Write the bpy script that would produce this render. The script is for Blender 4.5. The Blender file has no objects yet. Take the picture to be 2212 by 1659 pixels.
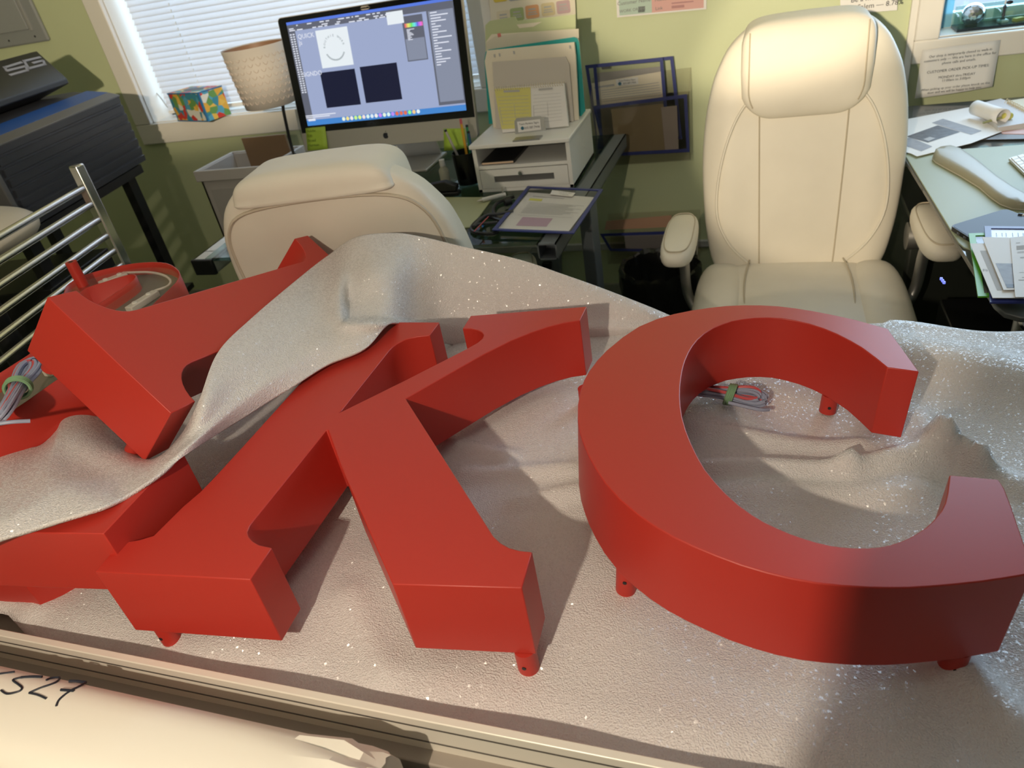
import bpy, bmesh, math, random
from mathutils import Vector, Matrix, Euler
random.seed(7)
R_ = math.radians
SC = bpy.context.scene
COL = SC.collection
V = Vector

# ------------------------------------------------------------------ camera
CAM_H = 1.41
FPX = 1533.0
RX = ((0.94732593, 0.03108543, -0.31875897),
      (0.28028548, -0.5620337, 0.77817618),
      (-0.15496334, -0.82652998, -0.54114189))
cam_d = bpy.data.cameras.new('camera')
cam = bpy.data.objects.new('camera', cam_d)
COL.objects.link(cam)
cam_d.sensor_width = 36.0
cam_d.lens = FPX / 2212 * 36.0
cam_d.clip_start = 0.02
m4 = Matrix.Identity(4)
for i in range(3):
    m4[i][0] = RX[i][0]; m4[i][1] = -RX[i][1]; m4[i][2] = -RX[i][2]
m4[2][3] = CAM_H
cam.matrix_world = m4
cam_d.dof.use_dof = True
cam_d.dof.focus_distance = 0.93
cam_d.dof.aperture_fstop = 8.5
SC.camera = cam

# ------------------------------------------------------------------ view + world
SC.view_settings.view_transform = 'Standard'
SC.view_settings.look = 'None'
SC.view_settings.gamma = 1.0
SC.view_settings.use_curve_mapping = False
SC.view_settings.exposure = 0.0
w = bpy.data.worlds.new('world'); SC.world = w
w.use_nodes = True
bg = w.node_tree.nodes['Background']
bg.inputs[0].default_value = (0.60, 0.78, 1.0, 1)
bg.inputs[1].default_value = 1.2


# ------------------------------------------------------------------ lights
def area(name, loc, rot, sx, sy, power, color):
    l = bpy.data.lights.new(name, 'AREA'); l.shape = 'RECTANGLE'
    l.size = sx; l.size_y = sy; l.energy = power; l.color = color
    o = bpy.data.objects.new(name, l); COL.objects.link(o)
    o.location = loc; o.rotation_euler = rot
    return o


# warm lamp standing close behind the camera: bare glow; the spots at its place are added fill for wall and chairs
LAMP = (-0.28, -0.47, 1.585)
ld = bpy.data.lights.new('warm_lamp', 'POINT')
ld.energy = 39; ld.color = (1.0, 0.84, 0.64); ld.shadow_soft_size = 0.014
lo = bpy.data.objects.new('warm_lamp', ld); COL.objects.link(lo)
lo.location = LAMP
for nm_, dv_, pw_, sz_ in (('wall_fill_spot', (0.10, 1.0, 0.065), 215, 38), ('left_fill_spot', (-0.62, 1.0, 0.16), 230, 42), ('chair_fill_low', (0.19, 1.0, -0.27), 120, 21)):
    ls = bpy.data.lights.new(nm_, 'SPOT')
    ls.energy = pw_; ls.color = (1.0, 0.82, 0.58); ls.shadow_soft_size = 0.02
    ls.spot_size = R_(sz_); ls.spot_blend = 0.35 if nm_.endswith('low') else 0.25
    so_ = bpy.data.objects.new(nm_, ls); COL.objects.link(so_)
    so_.location = LAMP
    so_.rotation_euler = V(dv_).to_track_quat('-Z', 'Y').to_euler()
# soft fill added under the ceiling, no fixture there
area('ceiling_fill', (-0.2, 0.9, 2.46), (0, 0, 0), 1.4, 1.4, 1.5, (1.0, 0.96, 0.92))
# daylight behind the two windows
area('daylight_left', (-1.77, 3.0, 1.55), (R_(-90), 0, 0), 1.7, 1.3, 23, (0.62, 0.80, 1.0))
area('daylight_right', (1.1, 3.3, 1.6), (R_(-90), 0, 0), 1.4, 1.4, 50, (0.60, 0.77, 1.0))


# ------------------------------------------------------------------ pixel -> place helpers
def ray(px, py):
    a = px - 1106.0; b = py - 829.5
    return V([r[0] * a + r[1] * b + r[2] * FPX for r in RX])


def atz(px, py, z):
    d = ray(px, py); return V((0, 0, CAM_H)) + d * ((z - CAM_H) / d.z)


def aty(px, py, y):
    d = ray(px, py); return V((0, 0, CAM_H)) + d * (y / d.y)


def atp(px, py, p0, n):
    d = ray(px, py); c = V((0, 0, CAM_H))
    return c + d * ((V(p0) - c).dot(n) / d.dot(n))


def zm(x, y, ox, oy, s=3.95):
    return (ox + x / s, oy + y / s)


# ------------------------------------------------------------------ materials
MATS = {}


def mat(name, col, rough=0.5, metal=0.0, bump=0.0, bscale=200, bdist=0.001, var=0.0, vscale=8,
        spec=0.5, emit=None, estr=0, alpha=None, trans=0.0, sheen=0.0, coat=0.0, translucent=0.0, detail=3):
    if name in MATS:
        return MATS[name]
    m = bpy.data.materials.new(name); m.use_nodes = True
    nt = m.node_tree; b = nt.nodes['Principled BSDF']
    b.inputs['Base Color'].default_value = (*col, 1)
    b.inputs['Roughness'].default_value = rough
    b.inputs['Metallic'].default_value = metal
    b.inputs['Specular IOR Level'].default_value = spec
    b.inputs['Transmission Weight'].default_value = trans
    b.inputs['Sheen Weight'].default_value = sheen
    b.inputs['Coat Weight'].default_value = coat
    if emit:
        b.inputs['Emission Color'].default_value = (*emit, 1)
        b.inputs['Emission Strength'].default_value = estr
    if alpha is not None:
        b.inputs['Alpha'].default_value = alpha
    tc = nt.nodes.new('ShaderNodeTexCoord')
    if bump:
        n = nt.nodes.new('ShaderNodeTexNoise'); n.inputs['Scale'].default_value = bscale
        n.inputs['Detail'].default_value = detail
        nt.links.new(tc.outputs['Object'], n.inputs['Vector'])
        bp = nt.nodes.new('ShaderNodeBump'); bp.inputs['Strength'].default_value = bump
        bp.inputs['Distance'].default_value = bdist
        nt.links.new(n.outputs['Fac'], bp.inputs['Height'])
        nt.links.new(bp.outputs['Normal'], b.inputs['Normal'])
    if var:
        n2 = nt.nodes.new('ShaderNodeTexNoise'); n2.inputs['Scale'].default_value = vscale
        n2.inputs['Detail'].default_value = 4
        nt.links.new(tc.outputs['Object'], n2.inputs['Vector'])
        rp = nt.nodes.new('ShaderNodeMapRange')
        rp.inputs[1].default_value = 0.3; rp.inputs[2].default_value = 0.7
        rp.inputs[3].default_value = 1 - var; rp.inputs[4].default_value = 1 + var
        nt.links.new(n2.outputs['Fac'], rp.inputs[0])
        mx = nt.nodes.new('ShaderNodeVectorMath'); mx.operation = 'SCALE'
        mx.inputs[0].default_value = col
        nt.links.new(rp.outputs[0], mx.inputs['Scale'])
        nt.links.new(mx.outputs[0], b.inputs['Base Color'])
    if translucent:
        tr = nt.nodes.new('ShaderNodeBsdfTranslucent'); tr.inputs[0].default_value = (*col, 1)
        mi = nt.nodes.new('ShaderNodeMixShader'); mi.inputs[0].default_value = translucent
        nt.links.new(b.outputs[0], mi.inputs[1]); nt.links.new(tr.outputs[0], mi.inputs[2])
        nt.links.new(mi.outputs[0], nt.nodes['Material Output'].inputs[0])
    MATS[name] = m
    return m


def clear(name, col=(1, 1, 1), refl=0.12, tint=0.9, rough=0.05):
    """thin clear plastic or glass sheet: see-through with a soft reflection"""
    if name in MATS:
        return MATS[name]
    m = bpy.data.materials.new(name); m.use_nodes = True
    nt = m.node_tree
    nt.nodes.remove(nt.nodes['Principled BSDF'])
    t = nt.nodes.new('ShaderNodeBsdfTransparent'); t.inputs[0].default_value = (*[c * tint for c in col], 1)
    g = nt.nodes.new('ShaderNodeBsdfGlossy'); g.inputs['Roughness'].default_value = rough
    f = nt.nodes.new('ShaderNodeLayerWeight'); f.inputs[0].default_value = 0.5
    pw = nt.nodes.new('ShaderNodeMath'); pw.operation = 'POWER'; pw.inputs[1].default_value = 5
    nt.links.new(f.outputs['Facing'], pw.inputs[0])
    ad = nt.nodes.new('ShaderNodeMath'); ad.operation = 'MULTIPLY_ADD'; ad.inputs[1].default_value = 0.5; ad.inputs[2].default_value = refl
    nt.links.new(pw.outputs[0], ad.inputs[0])
    mi = nt.nodes.new('ShaderNodeMixShader')
    nt.links.new(ad.outputs[0], mi.inputs[0])
    nt.links.new(t.outputs[0], mi.inputs[1]); nt.links.new(g.outputs[0], mi.inputs[2])
    nt.links.new(mi.outputs[0], nt.nodes['Material Output'].inputs[0])
    MATS[name] = m
    return m


M_RED = mat('red_paint', (0.50, 0.034, 0.022), 0.42, bump=0.06, bscale=900, bdist=0.0004, spec=0.5)
M_FOAM = mat('white_foam', (0.86, 0.83, 0.82), 0.42, bump=1.0, bscale=560, bdist=0.0024, spec=0.4, translucent=0.08, detail=3)
_nt = M_FOAM.node_tree; _b = _nt.nodes['Principled BSDF']
_tc = _nt.nodes.new('ShaderNodeTexCoord'); _vo = _nt.nodes.new('ShaderNodeTexVoronoi'); _vo.inputs['Scale'].default_value = 470
_ge = _nt.nodes.new('ShaderNodeNewGeometry')
_v1 = _nt.nodes.new('ShaderNodeVectorMath'); _v1.operation = 'SUBTRACT'; _v1.inputs[1].default_value = (0.5, 0.5, 0.5)
_v2 = _nt.nodes.new('ShaderNodeVectorMath'); _v2.operation = 'SCALE'; _v2.inputs['Scale'].default_value = 1.15
_v3 = _nt.nodes.new('ShaderNodeVectorMath'); _v3.operation = 'ADD'
_v4 = _nt.nodes.new('ShaderNodeVectorMath'); _v4.operation = 'NORMALIZE'
_nt.links.new(_tc.outputs['Object'], _vo.inputs['Vector']); _nt.links.new(_vo.outputs['Color'], _v1.inputs[0])
_nt.links.new(_v1.outputs[0], _v2.inputs[0]); _nt.links.new(_v2.outputs[0], _v3.inputs[0]); _nt.links.new(_ge.outputs['Normal'], _v3.inputs[1])
_nt.links.new(_v3.outputs[0], _v4.inputs[0]); _nt.links.new(_v4.outputs[0], _b.inputs['Coat Normal'])
_b.inputs['Coat Weight'].default_value = 0.7; _b.inputs['Coat Roughness'].default_value = 0.20
M_LEATHER = mat('cream_leather', (0.82, 0.78, 0.68), 0.52, bump=0.15, bscale=160, bdist=0.0006, var=0.05, vscale=5)
M_SEAM = mat('leather_seam', (0.55, 0.49, 0.38), 0.6)
M_GREY_METAL = mat('satin_grey_metal', (0.45, 0.45, 0.45), 0.35, metal=0.9)
M_WALL = mat('green_wall', (0.60, 0.665, 0.42), 0.45, bump=0.12, bscale=60, bdist=0.002, var=0.03, vscale=2)
M_TRIM = mat('white_trim', (0.85, 0.83, 0.78), 0.38)
M_CEIL = mat('ceiling_paint', (0.80, 0.78, 0.72), 0.8)
M_CARPET = mat('dark_carpet', (0.06, 0.07, 0.055), 0.95, bump=0.5, bscale=300)
M_CHROME = mat('chrome', (0.78, 0.77, 0.76), 0.18, metal=1.0)
M_ALU = mat('cream_aluminium', (0.83, 0.79, 0.70), 0.34, metal=0.15, bump=0.05, bscale=700, bdist=0.0003)
M_ALU_D = mat('groove_dark', (0.10, 0.09, 0.08), 0.6)
M_PAPER = mat('white_paper', (0.86, 0.85, 0.84), 0.6)
M_CREAMP = mat('cream_paper', (0.86, 0.80, 0.66), 0.6)
M_WRAP = mat('white_wrap', (0.92, 0.88, 0.78), 0.5, bump=0.05, bscale=30)
M_INK = mat('dark_ink', (0.015, 0.02, 0.035), 0.5)
M_PRINT = mat('grey_print', (0.22, 0.22, 0.24), 0.7)
M_PRINTL = mat('light_grey_print', (0.50, 0.50, 0.50), 0.7)
M_BLUEV = mat('blue_vinyl', (0.035, 0.05, 0.23), 0.4)
M_BLACK = mat('black_plastic', (0.012, 0.013, 0.015), 0.4)
M_DARKBOX = mat('charcoal_plastic', (0.05, 0.054, 0.066), 0.5)
M_GREYP = mat('warm_grey_plastic', (0.12, 0.12, 0.12), 0.5)
M_BLUEP = mat('blue_plastic', (0.02, 0.09, 0.34), 0.4)
M_SILVER = mat('silver_aluminium', (0.62, 0.60, 0.57), 0.35, metal=0.5)
M_SAGE = mat('sage_mat', (0.36, 0.41, 0.28), 0.5, bump=0.05, bscale=400)
M_WHITEP = mat('white_plastic', (0.82, 0.82, 0.80), 0.4)
M_GLASS = clear('clear_glass', (0.97, 0.99, 0.98), 0.03, 0.97, 0.02)
M_CLEARV = clear('clear_vinyl', (1, 1, 1), 0.03, 0.975, 0.12)
M_CLEARA = clear('clear_acrylic', (1, 0.99, 0.98), 0.05, 0.975, 0.12)


# ------------------------------------------------------------------ object helpers
def tag(o, label=None, cat=None, group=None, kind=None):
    if label: o['label'] = label
    if cat: o['category'] = cat
    if group: o['group'] = group
    if kind: o['kind'] = kind
    return o


def thing(name, label, cat, loc=(0, 0, 0), rot=(0, 0, 0), group=None):
    o = bpy.data.objects.new(name, None); COL.objects.link(o)
    o.empty_display_size = 0.05
    o.location = loc; o.rotation_euler = rot
    return tag(o, label, cat, group)


def mesh_obj(name, bm, m, parent=None, local=False, smooth=40, bevel=0, label=None, sub=0):
    """link a bmesh; coordinates are world unless local=True"""
    if parent and not local:
        chain = Matrix.Identity(4); q = parent; mats = []
        while q:
            mats.append(Matrix.LocRotScale(q.location, q.rotation_euler, q.scale)); q = q.parent
        for k in reversed(mats): chain = chain @ k
        bmesh.ops.transform(bm, matrix=chain.inverted(), verts=bm.verts)
    bmesh.ops.recalc_face_normals(bm, faces=bm.faces)
    me = bpy.data.meshes.new(name); bm.to_mesh(me); bm.free()
    if isinstance(m, (list, tuple)):
        for k in m: me.materials.append(k)
    else:
        me.materials.append(m)
    o = bpy.data.objects.new(name, me); COL.objects.link(o)
    if parent: o.parent = parent
    if smooth:
        for p in me.polygons: p.use_smooth = True
        me.set_sharp_from_angle(angle=R_(smooth))
    if bevel:
        b = o.modifiers.new('bevel', 'BEVEL'); b.width = bevel; b.segments = 2
        b.limit_method = 'ANGLE'; b.angle_limit = R_(40); b.harden_normals = False
    if sub:
        s = o.modifiers.new('sub', 'SUBSURF'); s.levels = sub; s.render_levels = sub
    if label: o['label'] = label
    return o


def struct(name, bm, m, parent=None, **k):
    o = mesh_obj(name, bm, m, parent, **k)
    if not parent: o['kind'] = 'structure'
    return o


def NB(): return bmesh.new()


def box(bm, lo, hi, mtx=None, mi=0):
    vs = [bm.verts.new((x, y, z)) for z in (lo[2], hi[2]) for y in (lo[1], hi[1]) for x in (lo[0], hi[0])]
    fs = [(0, 2, 3, 1), (4, 5, 7, 6), (0, 1, 5, 4), (2, 6, 7, 3), (0, 4, 6, 2), (1, 3, 7, 5)]
    out = [bm.faces.new([vs[i] for i in f]) for f in fs]
    for f in out: f.material_index = mi
    if mtx is not None: bmesh.ops.transform(bm, matrix=mtx, verts=vs)
    return vs


def B(lo, hi, mtx=None):
    bm = NB(); box(bm, lo, hi, mtx); return bm


def prism(bm, pts, ext, holes=()):
    """solid from a planar outline (3D points) moved by the vector ext; holes are outlines too"""
    ext = V(ext); loops = [list(pts)] + [list(h) for h in holes]
    for s in (0, 1):
        edges = []; allv = []
        for lp in loops:
            vs = [bm.verts.new(V(p) + ext * s) for p in lp]; allv.append(vs)
            if holes:
                for i in range(len(vs)): edges.append(bm.edges.new((vs[i], vs[(i + 1) % len(vs)])))
        if holes: bmesh.ops.triangle_fill(bm, use_beauty=True, use_dissolve=False, edges=edges)
        else: bm.faces.new(allv[0])
        if s == 0: first = allv
    for a, b in zip(first, allv):
        n = len(a)
        for i in range(n): bm.faces.new((a[i], a[(i + 1) % n], b[(i + 1) % n], b[i]))
    return bm


def P(pts, ext, holes=()): return prism(NB(), pts, ext, holes)


def frame_of(d):
    d = d.normalized(); a = V((0, 0, 1)) if abs(d.z) < 0.9 else V((1, 0, 0))
    u = d.cross(a).normalized(); return u, d.cross(u).normalized()


def tube(bm, pts, r, seg=8, cap=True, closed=False, mi=0):
    pts = [V(p) for p in pts]; rings = []
    n = len(pts); u = None
    for i, p in enumerate(pts):
        if closed: d = pts[(i + 1) % n] - pts[i - 1]
        else: d = pts[min(i + 1, n - 1)] - pts[max(i - 1, 0)]
        if d.length < 1e-9: d = V((0, 0, 1))
        d.normalize()
        if u is None: u, v = frame_of(d)
        else:
            u = (u - d * u.dot(d))
            if u.length < 1e-6: u, v = frame_of(d)
            u.normalize(); v = d.cross(u)
        rr = r[i] if isinstance(r, (list, tuple)) else r
        rings.append([bm.verts.new(p + (u * math.cos(t) + v * math.sin(t)) * rr)
                      for t in [2 * math.pi * k / seg for k in range(seg)]])
    for i in range(n if closed else n - 1):
        a, b = rings[i], rings[(i + 1) % n]
        for k in range(seg):
            f = bm.faces.new((a[k], a[(k + 1) % seg], b[(k + 1) % seg], b[k])); f.material_index = mi
    if cap and not closed:
        for rg in (rings[0], rings[-1]):
            f = bm.faces.new(rg); f.material_index = mi
    return bm


def T(pts, r, seg=8, closed=False): return tube(NB(), pts, r, seg, True, closed)


def lathe(bm, prof, c=(0, 0, 0), seg=32):
    rings = []
    for r, z in prof:
        rings.append([bm.verts.new((c[0] + r * math.cos(2 * math.pi * k / seg), c[1] + r * math.sin(2 * math.pi * k / seg), c[2] + z)) for k in range(seg)])
    for a, b in zip(rings, rings[1:]):
        for k in range(seg): bm.faces.new((a[k], a[(k + 1) % seg], b[(k + 1) % seg], b[k]))
    return bm


def cr(p0, p1, p2, p3, t):
    return 0.5 * ((2 * p1) + (p2 - p0) * t + (2 * p0 - 5 * p1 + 4 * p2 - p3) * t * t + (3 * p1 - p0 - 3 * p2 + p3) * t ** 3)


def smooth_line(pts, k=6, closed=False):
    pts = [V(p) for p in pts]; n = len(pts); out = []
    for i in range(n if closed else n - 1):
        g = (lambda j: pts[j % n]) if closed else (lambda j: pts[max(0, min(n - 1, j))])
        for s in range(k): out.append(cr(g(i - 1), g(i), g(i + 1), g(i + 2), s / k))
    if not closed: out.append(pts[-1])
    return out


def gridmesh(bm, rows):
    vs = [[bm.verts.new(p) for p in r] for r in rows]
    for a, b in zip(vs, vs[1:]):
        for k in range(len(a) - 1): bm.faces.new((a[k], a[k + 1], b[k + 1], b[k]))
    return bm


def slab(pts, t):
    """thin sheet from a planar-ish outline"""
    pts = [V(p) for p in pts]
    n = V((0, 0, 0))
    for i in range(len(pts)):
        n += (pts[i] - pts[0]).cross(pts[(i + 1) % len(pts)] - pts[0])
    n.normalize()
    if n.y > 0.2 or (abs(n.y) <= 0.2 and n.z < 0): n = -n
    return P([p - n * t for p in pts], n * t), n


def cushion(bm, c, h, ex=(3, 3, 3), n=18):
    """superellipsoid cushion centre c half sizes h"""
    def sp(a, e): return math.copysign(abs(a) ** (2.0 / e), a)
    rows = []
    for i in range(n + 1):
        ph = -math.pi / 2 + math.pi * i / n
        rows.append([V((c[0] + h[0] * sp(math.cos(ph), ex[2]) * sp(math.cos(th), ex[0]),
                        c[1] + h[1] * sp(math.cos(ph), ex[2]) * sp(math.sin(th), ex[0]),
                        c[2] + h[2] * sp(math.sin(ph), ex[2])))
                     for th in [2 * math.pi * k / (2 * n) for k in range(2 * n)]])
    vs = [[bm.verts.new(p) for p in r] for r in rows]
    for a, b in zip(vs, vs[1:]):
        for k in range(2 * n): bm.faces.new((a[k], a[(k + 1) % (2 * n)], b[(k + 1) % (2 * n)], b[k]))
    bmesh.ops.remove_doubles(bm, verts=bm.verts, dist=1e-5)
    return bm


def text_bm(bm, s, o, u, v, size, align='CENTER', ext=0.0002):
    cu = bpy.data.curves.new('t', 'FONT'); cu.body = s; cu.size = size; cu.align_x = align
    cu.align_y = 'CENTER'; cu.resolution_u = 2
    ob = bpy.data.objects.new('t', cu); COL.objects.link(ob)
    dg = bpy.context.evaluated_depsgraph_get()
    me = bpy.data.meshes.new_from_object(ob.evaluated_get(dg))
    u = V(u).normalized(); v = V(v).normalized(); n = u.cross(v)
    o = V(o)
    t = bmesh.new(); t.from_mesh(me)
    for x in t.verts: x.co = o + u * x.co.x + v * x.co.y + n * ext
    t.to_mesh(me); t.free()
    bm.from_mesh(me)
    bpy.data.objects.remove(ob); bpy.data.curves.remove(cu); bpy.data.meshes.remove(me)
    return bm


def quad(bm, pts, n=None, off=0.0, mi=0):
    vs = [bm.verts.new(V(p) + (V(n) * off if n else V())) for p in pts]
    f = bm.faces.new(vs); f.material_index = mi
    return f


def lerp(a, b, t): return V(a) * (1 - t) + V(b) * t


class Quad4:
    """bilinear frame on four corners: TL, TR, BR, BL"""
    def __init__(s, tl, tr, br, bl, out):
        s.c = [V(p) for p in (tl, tr, br, bl)]; s.n = V(out).normalized()

    def at(s, a, b, off=0.0):
        return lerp(lerp(s.c[0], s.c[1], a), lerp(s.c[3], s.c[2], a), b) + s.n * off

    def rect(s, bm, a0, b0, a1, b1, off=0.0006, mi=0):
        return quad(bm, [s.at(a0, b0, off), s.at(a1, b0, off), s.at(a1, b1, off), s.at(a0, b1, off)], mi=mi)


def lines(q, bm, rows, off=0.0006):
    for a0, a1, b, h in rows: q.rect(bm, a0, b, a1, b + h, off)


# ================================================================== SETTING
WY = 2.66
bm = NB()
W1 = (-2.55, -0.985, 0.908, 2.1)      # opening x0 x1 z0 z1
W2 = (0.511, 1.7, 0.907, 2.1)
for x0, x1, z0, z1 in ((-4, 3.2, 0, W1[2]), (-4, 3.2, 2.1, 2.5), (-4, W1[0], W1[2], 2.1), (W1[1], W2[0], W1[2], 2.1), (W2[1], 3.2, W1[2], 2.1)):
    box(bm, (x0, WY, z0), (x1, WY + 0.16, z1))
struct('wall_back', bm, M_WALL, smooth=0)
struct('wall_left', B((-4.1, -3, 0), (-4, WY + 0.16, 2.5)), M_WALL, smooth=0)
struct('wall_right', B((3.2, -3, 0), (3.3, WY + 0.16, 2.5)), M_WALL, smooth=0)
struct('wall_front', B((-4.1, -3.1, 0), (3.3, -3, 2.5)), M_WALL, smooth=0)
struct('floor', B((-4.1, -3.1, -0.1), (3.3, WY + 0.16, 0)), M_CARPET, smooth=0)
struct('ceiling', B((-4.1, -3.1, 2.5), (3.3, WY + 0.16, 2.6)), M_CEIL, smooth=0)


def window(name, W, tw):
    x0, x1, z0, z1 = W
    r = thing(name, None, None, ((x0 + x1) / 2, WY, z0)); r['kind'] = 'structure'
    bm = NB()
    y0, y1 = WY - 0.022, WY + 0.002
    box(bm, (x0 - tw, y0, z0 - tw), (x1 + tw, y1, z0)); box(bm, (x0 - tw, y0, z1), (x1 + tw, y1, z1 + tw))
    box(bm, (x0 - tw, y0, z0), (x0, y1, z1)); box(bm, (x1, y0, z0), (x1 + tw, y1, z1))
    mesh_obj('window_casing', bm, M_TRIM, r, bevel=0.004)
    bm = NB()
    for lo, hi in (((x0, WY, z0 - 0.001), (x1, WY + 0.16, z0 + 0.004)), ((x0 - 0.001, WY, z0), (x0 + 0.004, WY + 0.16, z1)),
                   ((x1 - 0.004, WY, z0), (x1 + 0.001, WY + 0.16, z1)), ((x0, WY, z1 - 0.004), (x1, WY + 0.16, z1))):
        box(bm, lo, hi)
    mesh_obj('window_jamb', bm, M_TRIM, r)
    bm = NB(); yy = WY + 0.125
    for lo, hi in (((x0, yy, z0), (x1, yy + 0.035, z0 + 0.045)), ((x0, yy, z1 - 0.04), (x1, yy + 0.035, z1)),
                   ((x0, yy, z0), (x0 + 0.035, yy + 0.035, z1)), ((x1 - 0.035, yy, z0), (x1, yy + 0.035, z1))):
        box(bm, lo, hi)
    mesh_obj('window_sash', bm, M_TRIM, r)
    mesh_obj('window_pane', B((x0 + 0.03, yy + 0.015, z0 + 0.04), (x1 - 0.03, yy + 0.019, z1 - 0.03)), M_GLASS, r)
    return r


window('window_1', W1, 0.085)
window('window_2', W2, 0.067)
# raceways on the wall
struct('trim_1', B((0.424, WY - 0.016, 0.3), (0.444, WY, 2.5)), M_TRIM, bevel=0.002)
struct('trim_2', B((0.266, WY - 0.014, 0.5), (0.280, WY, 2.5)), M_TRIM, bevel=0.002)
struct('trim_3', B((-2.3, WY - 0.016, 0.245), (0.42, WY, 0.272)), mat('grey_trim', (0.5, 0.5, 0.48), 0.5), bevel=0.002)
struct('baseboard_back', B((-4, WY - 0.015, 0), (3.2, WY, 0.09)), mat('baseboard_paint', (0.35, 0.36, 0.30), 0.5))

# ------------------------------------------------------------------ window blind
M_SLAT = mat('blind_slat', (0.80, 0.82, 0.87), 0.4, translucent=0.16)
r = thing('window_blind', 'white horizontal slatted blind closed across the left window', 'blind', (-1.77, WY + 0.09, 0.93))
bm = NB()
by = WY + 0.085
k = 0; zz = 0.957
while zz < 2.06:
    prof = [(-0.008, -0.013), (-0.002, -0.006), (0.001, 0.0), (0.002, 0.006), (0.000, 0.013)]
    rows = [[V((x, by + p[0] * 1.0, zz + p[1])) for p in prof] for x in (-2.515, -1.02)]
    gridmesh(bm, rows); zz += 0.0228
mesh_obj('slats', bm, M_SLAT, r, smooth=60)
mesh_obj('bottom_rail', B((-2.515, by - 0.012, 0.925), (-1.02, by + 0.010, 0.941)), M_TRIM, r, bevel=0.003)
for xx in (-2.30, -1.25):
    bm = NB()
    for q in range(48): tube(bm, [(xx, by - 0.013, 0.945 + q * 0.0228), (xx + 0.003, by - 0.013, 0.958 + q * 0.0228)], 0.0022, 6)
    mesh_obj('ladder_cord', bm, mat('cord_white', (0.9, 0.95, 1.0), 0.5), r)

# ================================================================== TABLE
RAILZ = 0.81; FOAMZ = 0.785
r = thing('work_table', 'long work table with cream aluminium edge rail carrying the red letters', 'table', (-0.2, 0.7, 0))
mesh_obj('tabletop', B((-1.30, 0.30, 0.725), (0.95, 1.085, 0.757)), mat('table_board', (0.32, 0.28, 0.24), 0.5), r, bevel=0.002)
bm = NB()
y_far = atz(480, 1452, RAILZ).y; y_near = atz(480, 1470, RAILZ).y
box(bm, (-1.30, y_near, RAILZ - 0.012), (0.95, y_far, RAILZ)); box(bm, (-1.30, y_near + 0.0015, 0.742), (0.95, y_far, RAILZ - 0.0125))
mesh_obj('edge_rail', bm, M_ALU, r, bevel=0.0012)
bm = NB()
for gz, gw in ((RAILZ - 0.0135, 0.0012), (RAILZ - 0.038, 0.001), (RAILZ - 0.060, 0.001)):
    box(bm, (-1.30, y_near + 0.0005, gz - gw), (0.95, y_near + 0.004, gz))
mesh_obj('rail_groove', bm, M_ALU_D, r, label='thin dark grooves along the rail')
mesh_obj('rail_lip', B((-1.30, y_near - 0.006, 0.738), (0.95, y_far, 0.744)), M_ALU, r, bevel=0.002)
for lx, ly in ((-1.25, 0.4), (0.85, 0.4), (-1.25, 1.0), (0.85, 1.0)):
    mesh_obj('leg', B((lx - 0.03, ly - 0.03, 0), (lx + 0.03, ly + 0.03, 0.725)), M_GREY_METAL, r)
r = thing('cutting_bench', 'dark bench with black gridded cutting mat in front of the aluminium rail', 'bench', (-0.3, 0.1, 0))
mesh_obj('bench_top', B((-1.30, -0.09, 0.70), (0.95, y_near - 0.018, 0.725)), M_DARKBOX, r)
mesh_obj('cutting_mat', B((-1.2, -0.05, 0.725), (0.6, y_near - 0.010, 0.729)), mat('mat_dark', (0.03, 0.04, 0.035), 0.6), r)
bm = NB()
for i in range(60):
    box(bm, (-1.19 + i * 0.03, 0.1, 0.729), (-1.189 + i * 0.03, y_near - 0.012, 0.7293))
for i in range(6): box(bm, (-1.19, 0.12 + i * 0.03, 0.729), (0.59, 0.121 + i * 0.03, 0.7293))
mesh_obj('grid_lines', bm, mat('grid_ink', (0.25, 0.27, 0.22), 0.6), r, smooth=0)
for lx, ly in ((-1.2, -0.04), (0.85, -0.04), (-1.2, 0.25), (0.85, 0.25)):
    mesh_obj('leg', B((lx - 0.025, ly - 0.025, 0), (lx + 0.025, ly + 0.025, 0.70)), M_BLACK, r)

# ------------------------------------------------------------------ foam sheet on the table
def seg_d(p, a, b):
    ab = b - a; t = max(0, min(1, (p - a).dot(ab) / ab.length_squared)); return (p - a - ab * t).length


def wr(x0, y0, x1, y1, h, wd):
    a = atz(x0, y0, FOAMZ); b = atz(x1, y1, FOAMZ); return (V((a.x, a.y)), V((b.x, b.y)), h, wd)


WR = [wr(1480, 1012, 1830, 1020, 0.010, 0.013), wr(1830, 1020, 2030, 975, 0.010, 0.015), wr(1500, 930, 1850, 955, 0.006, 0.014),
      wr(1540, 1070, 1990, 1062, 0.005, 0.02), wr(2015, 960, 2110, 1020, 0.016, 0.014), wr(2110, 1020, 2212, 1060, 0.008, 0.02),
      wr(1930, 760, 2212, 830, 0.014, 0.05), wr(2075, 1455, 2212, 1600, 0.014, 0.02), wr(960, 960, 1100, 985, 0.006, 0.012),
      wr(1120, 1085, 1260, 1060, 0.005, 0.012), wr(1000, 1020, 1240, 1018, 0.005, 0.013), wr(760, 1290, 830, 1450, 0.004, 0.02),
      wr(-20, 1290, 70, 1320, 0.006, 0.02), wr(1500, 850, 1800, 900, -0.004, 0.04), wr(2030, 980, 1990, 900, 0.006, 0.02)]
PITS = [(atz(1788, 890, FOAMZ), 0.018, 0.06), (atz(1900, 800, FOAMZ), 0.012, 0.09), (atz(1650, 720, FOAMZ), 0.012, 0.09), (atz(2052, 1452, FOAMZ), 0.004, 0.025), (atz(1352, 1280, FOAMZ), 0.004, 0.025)]
random.seed(3)
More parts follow.
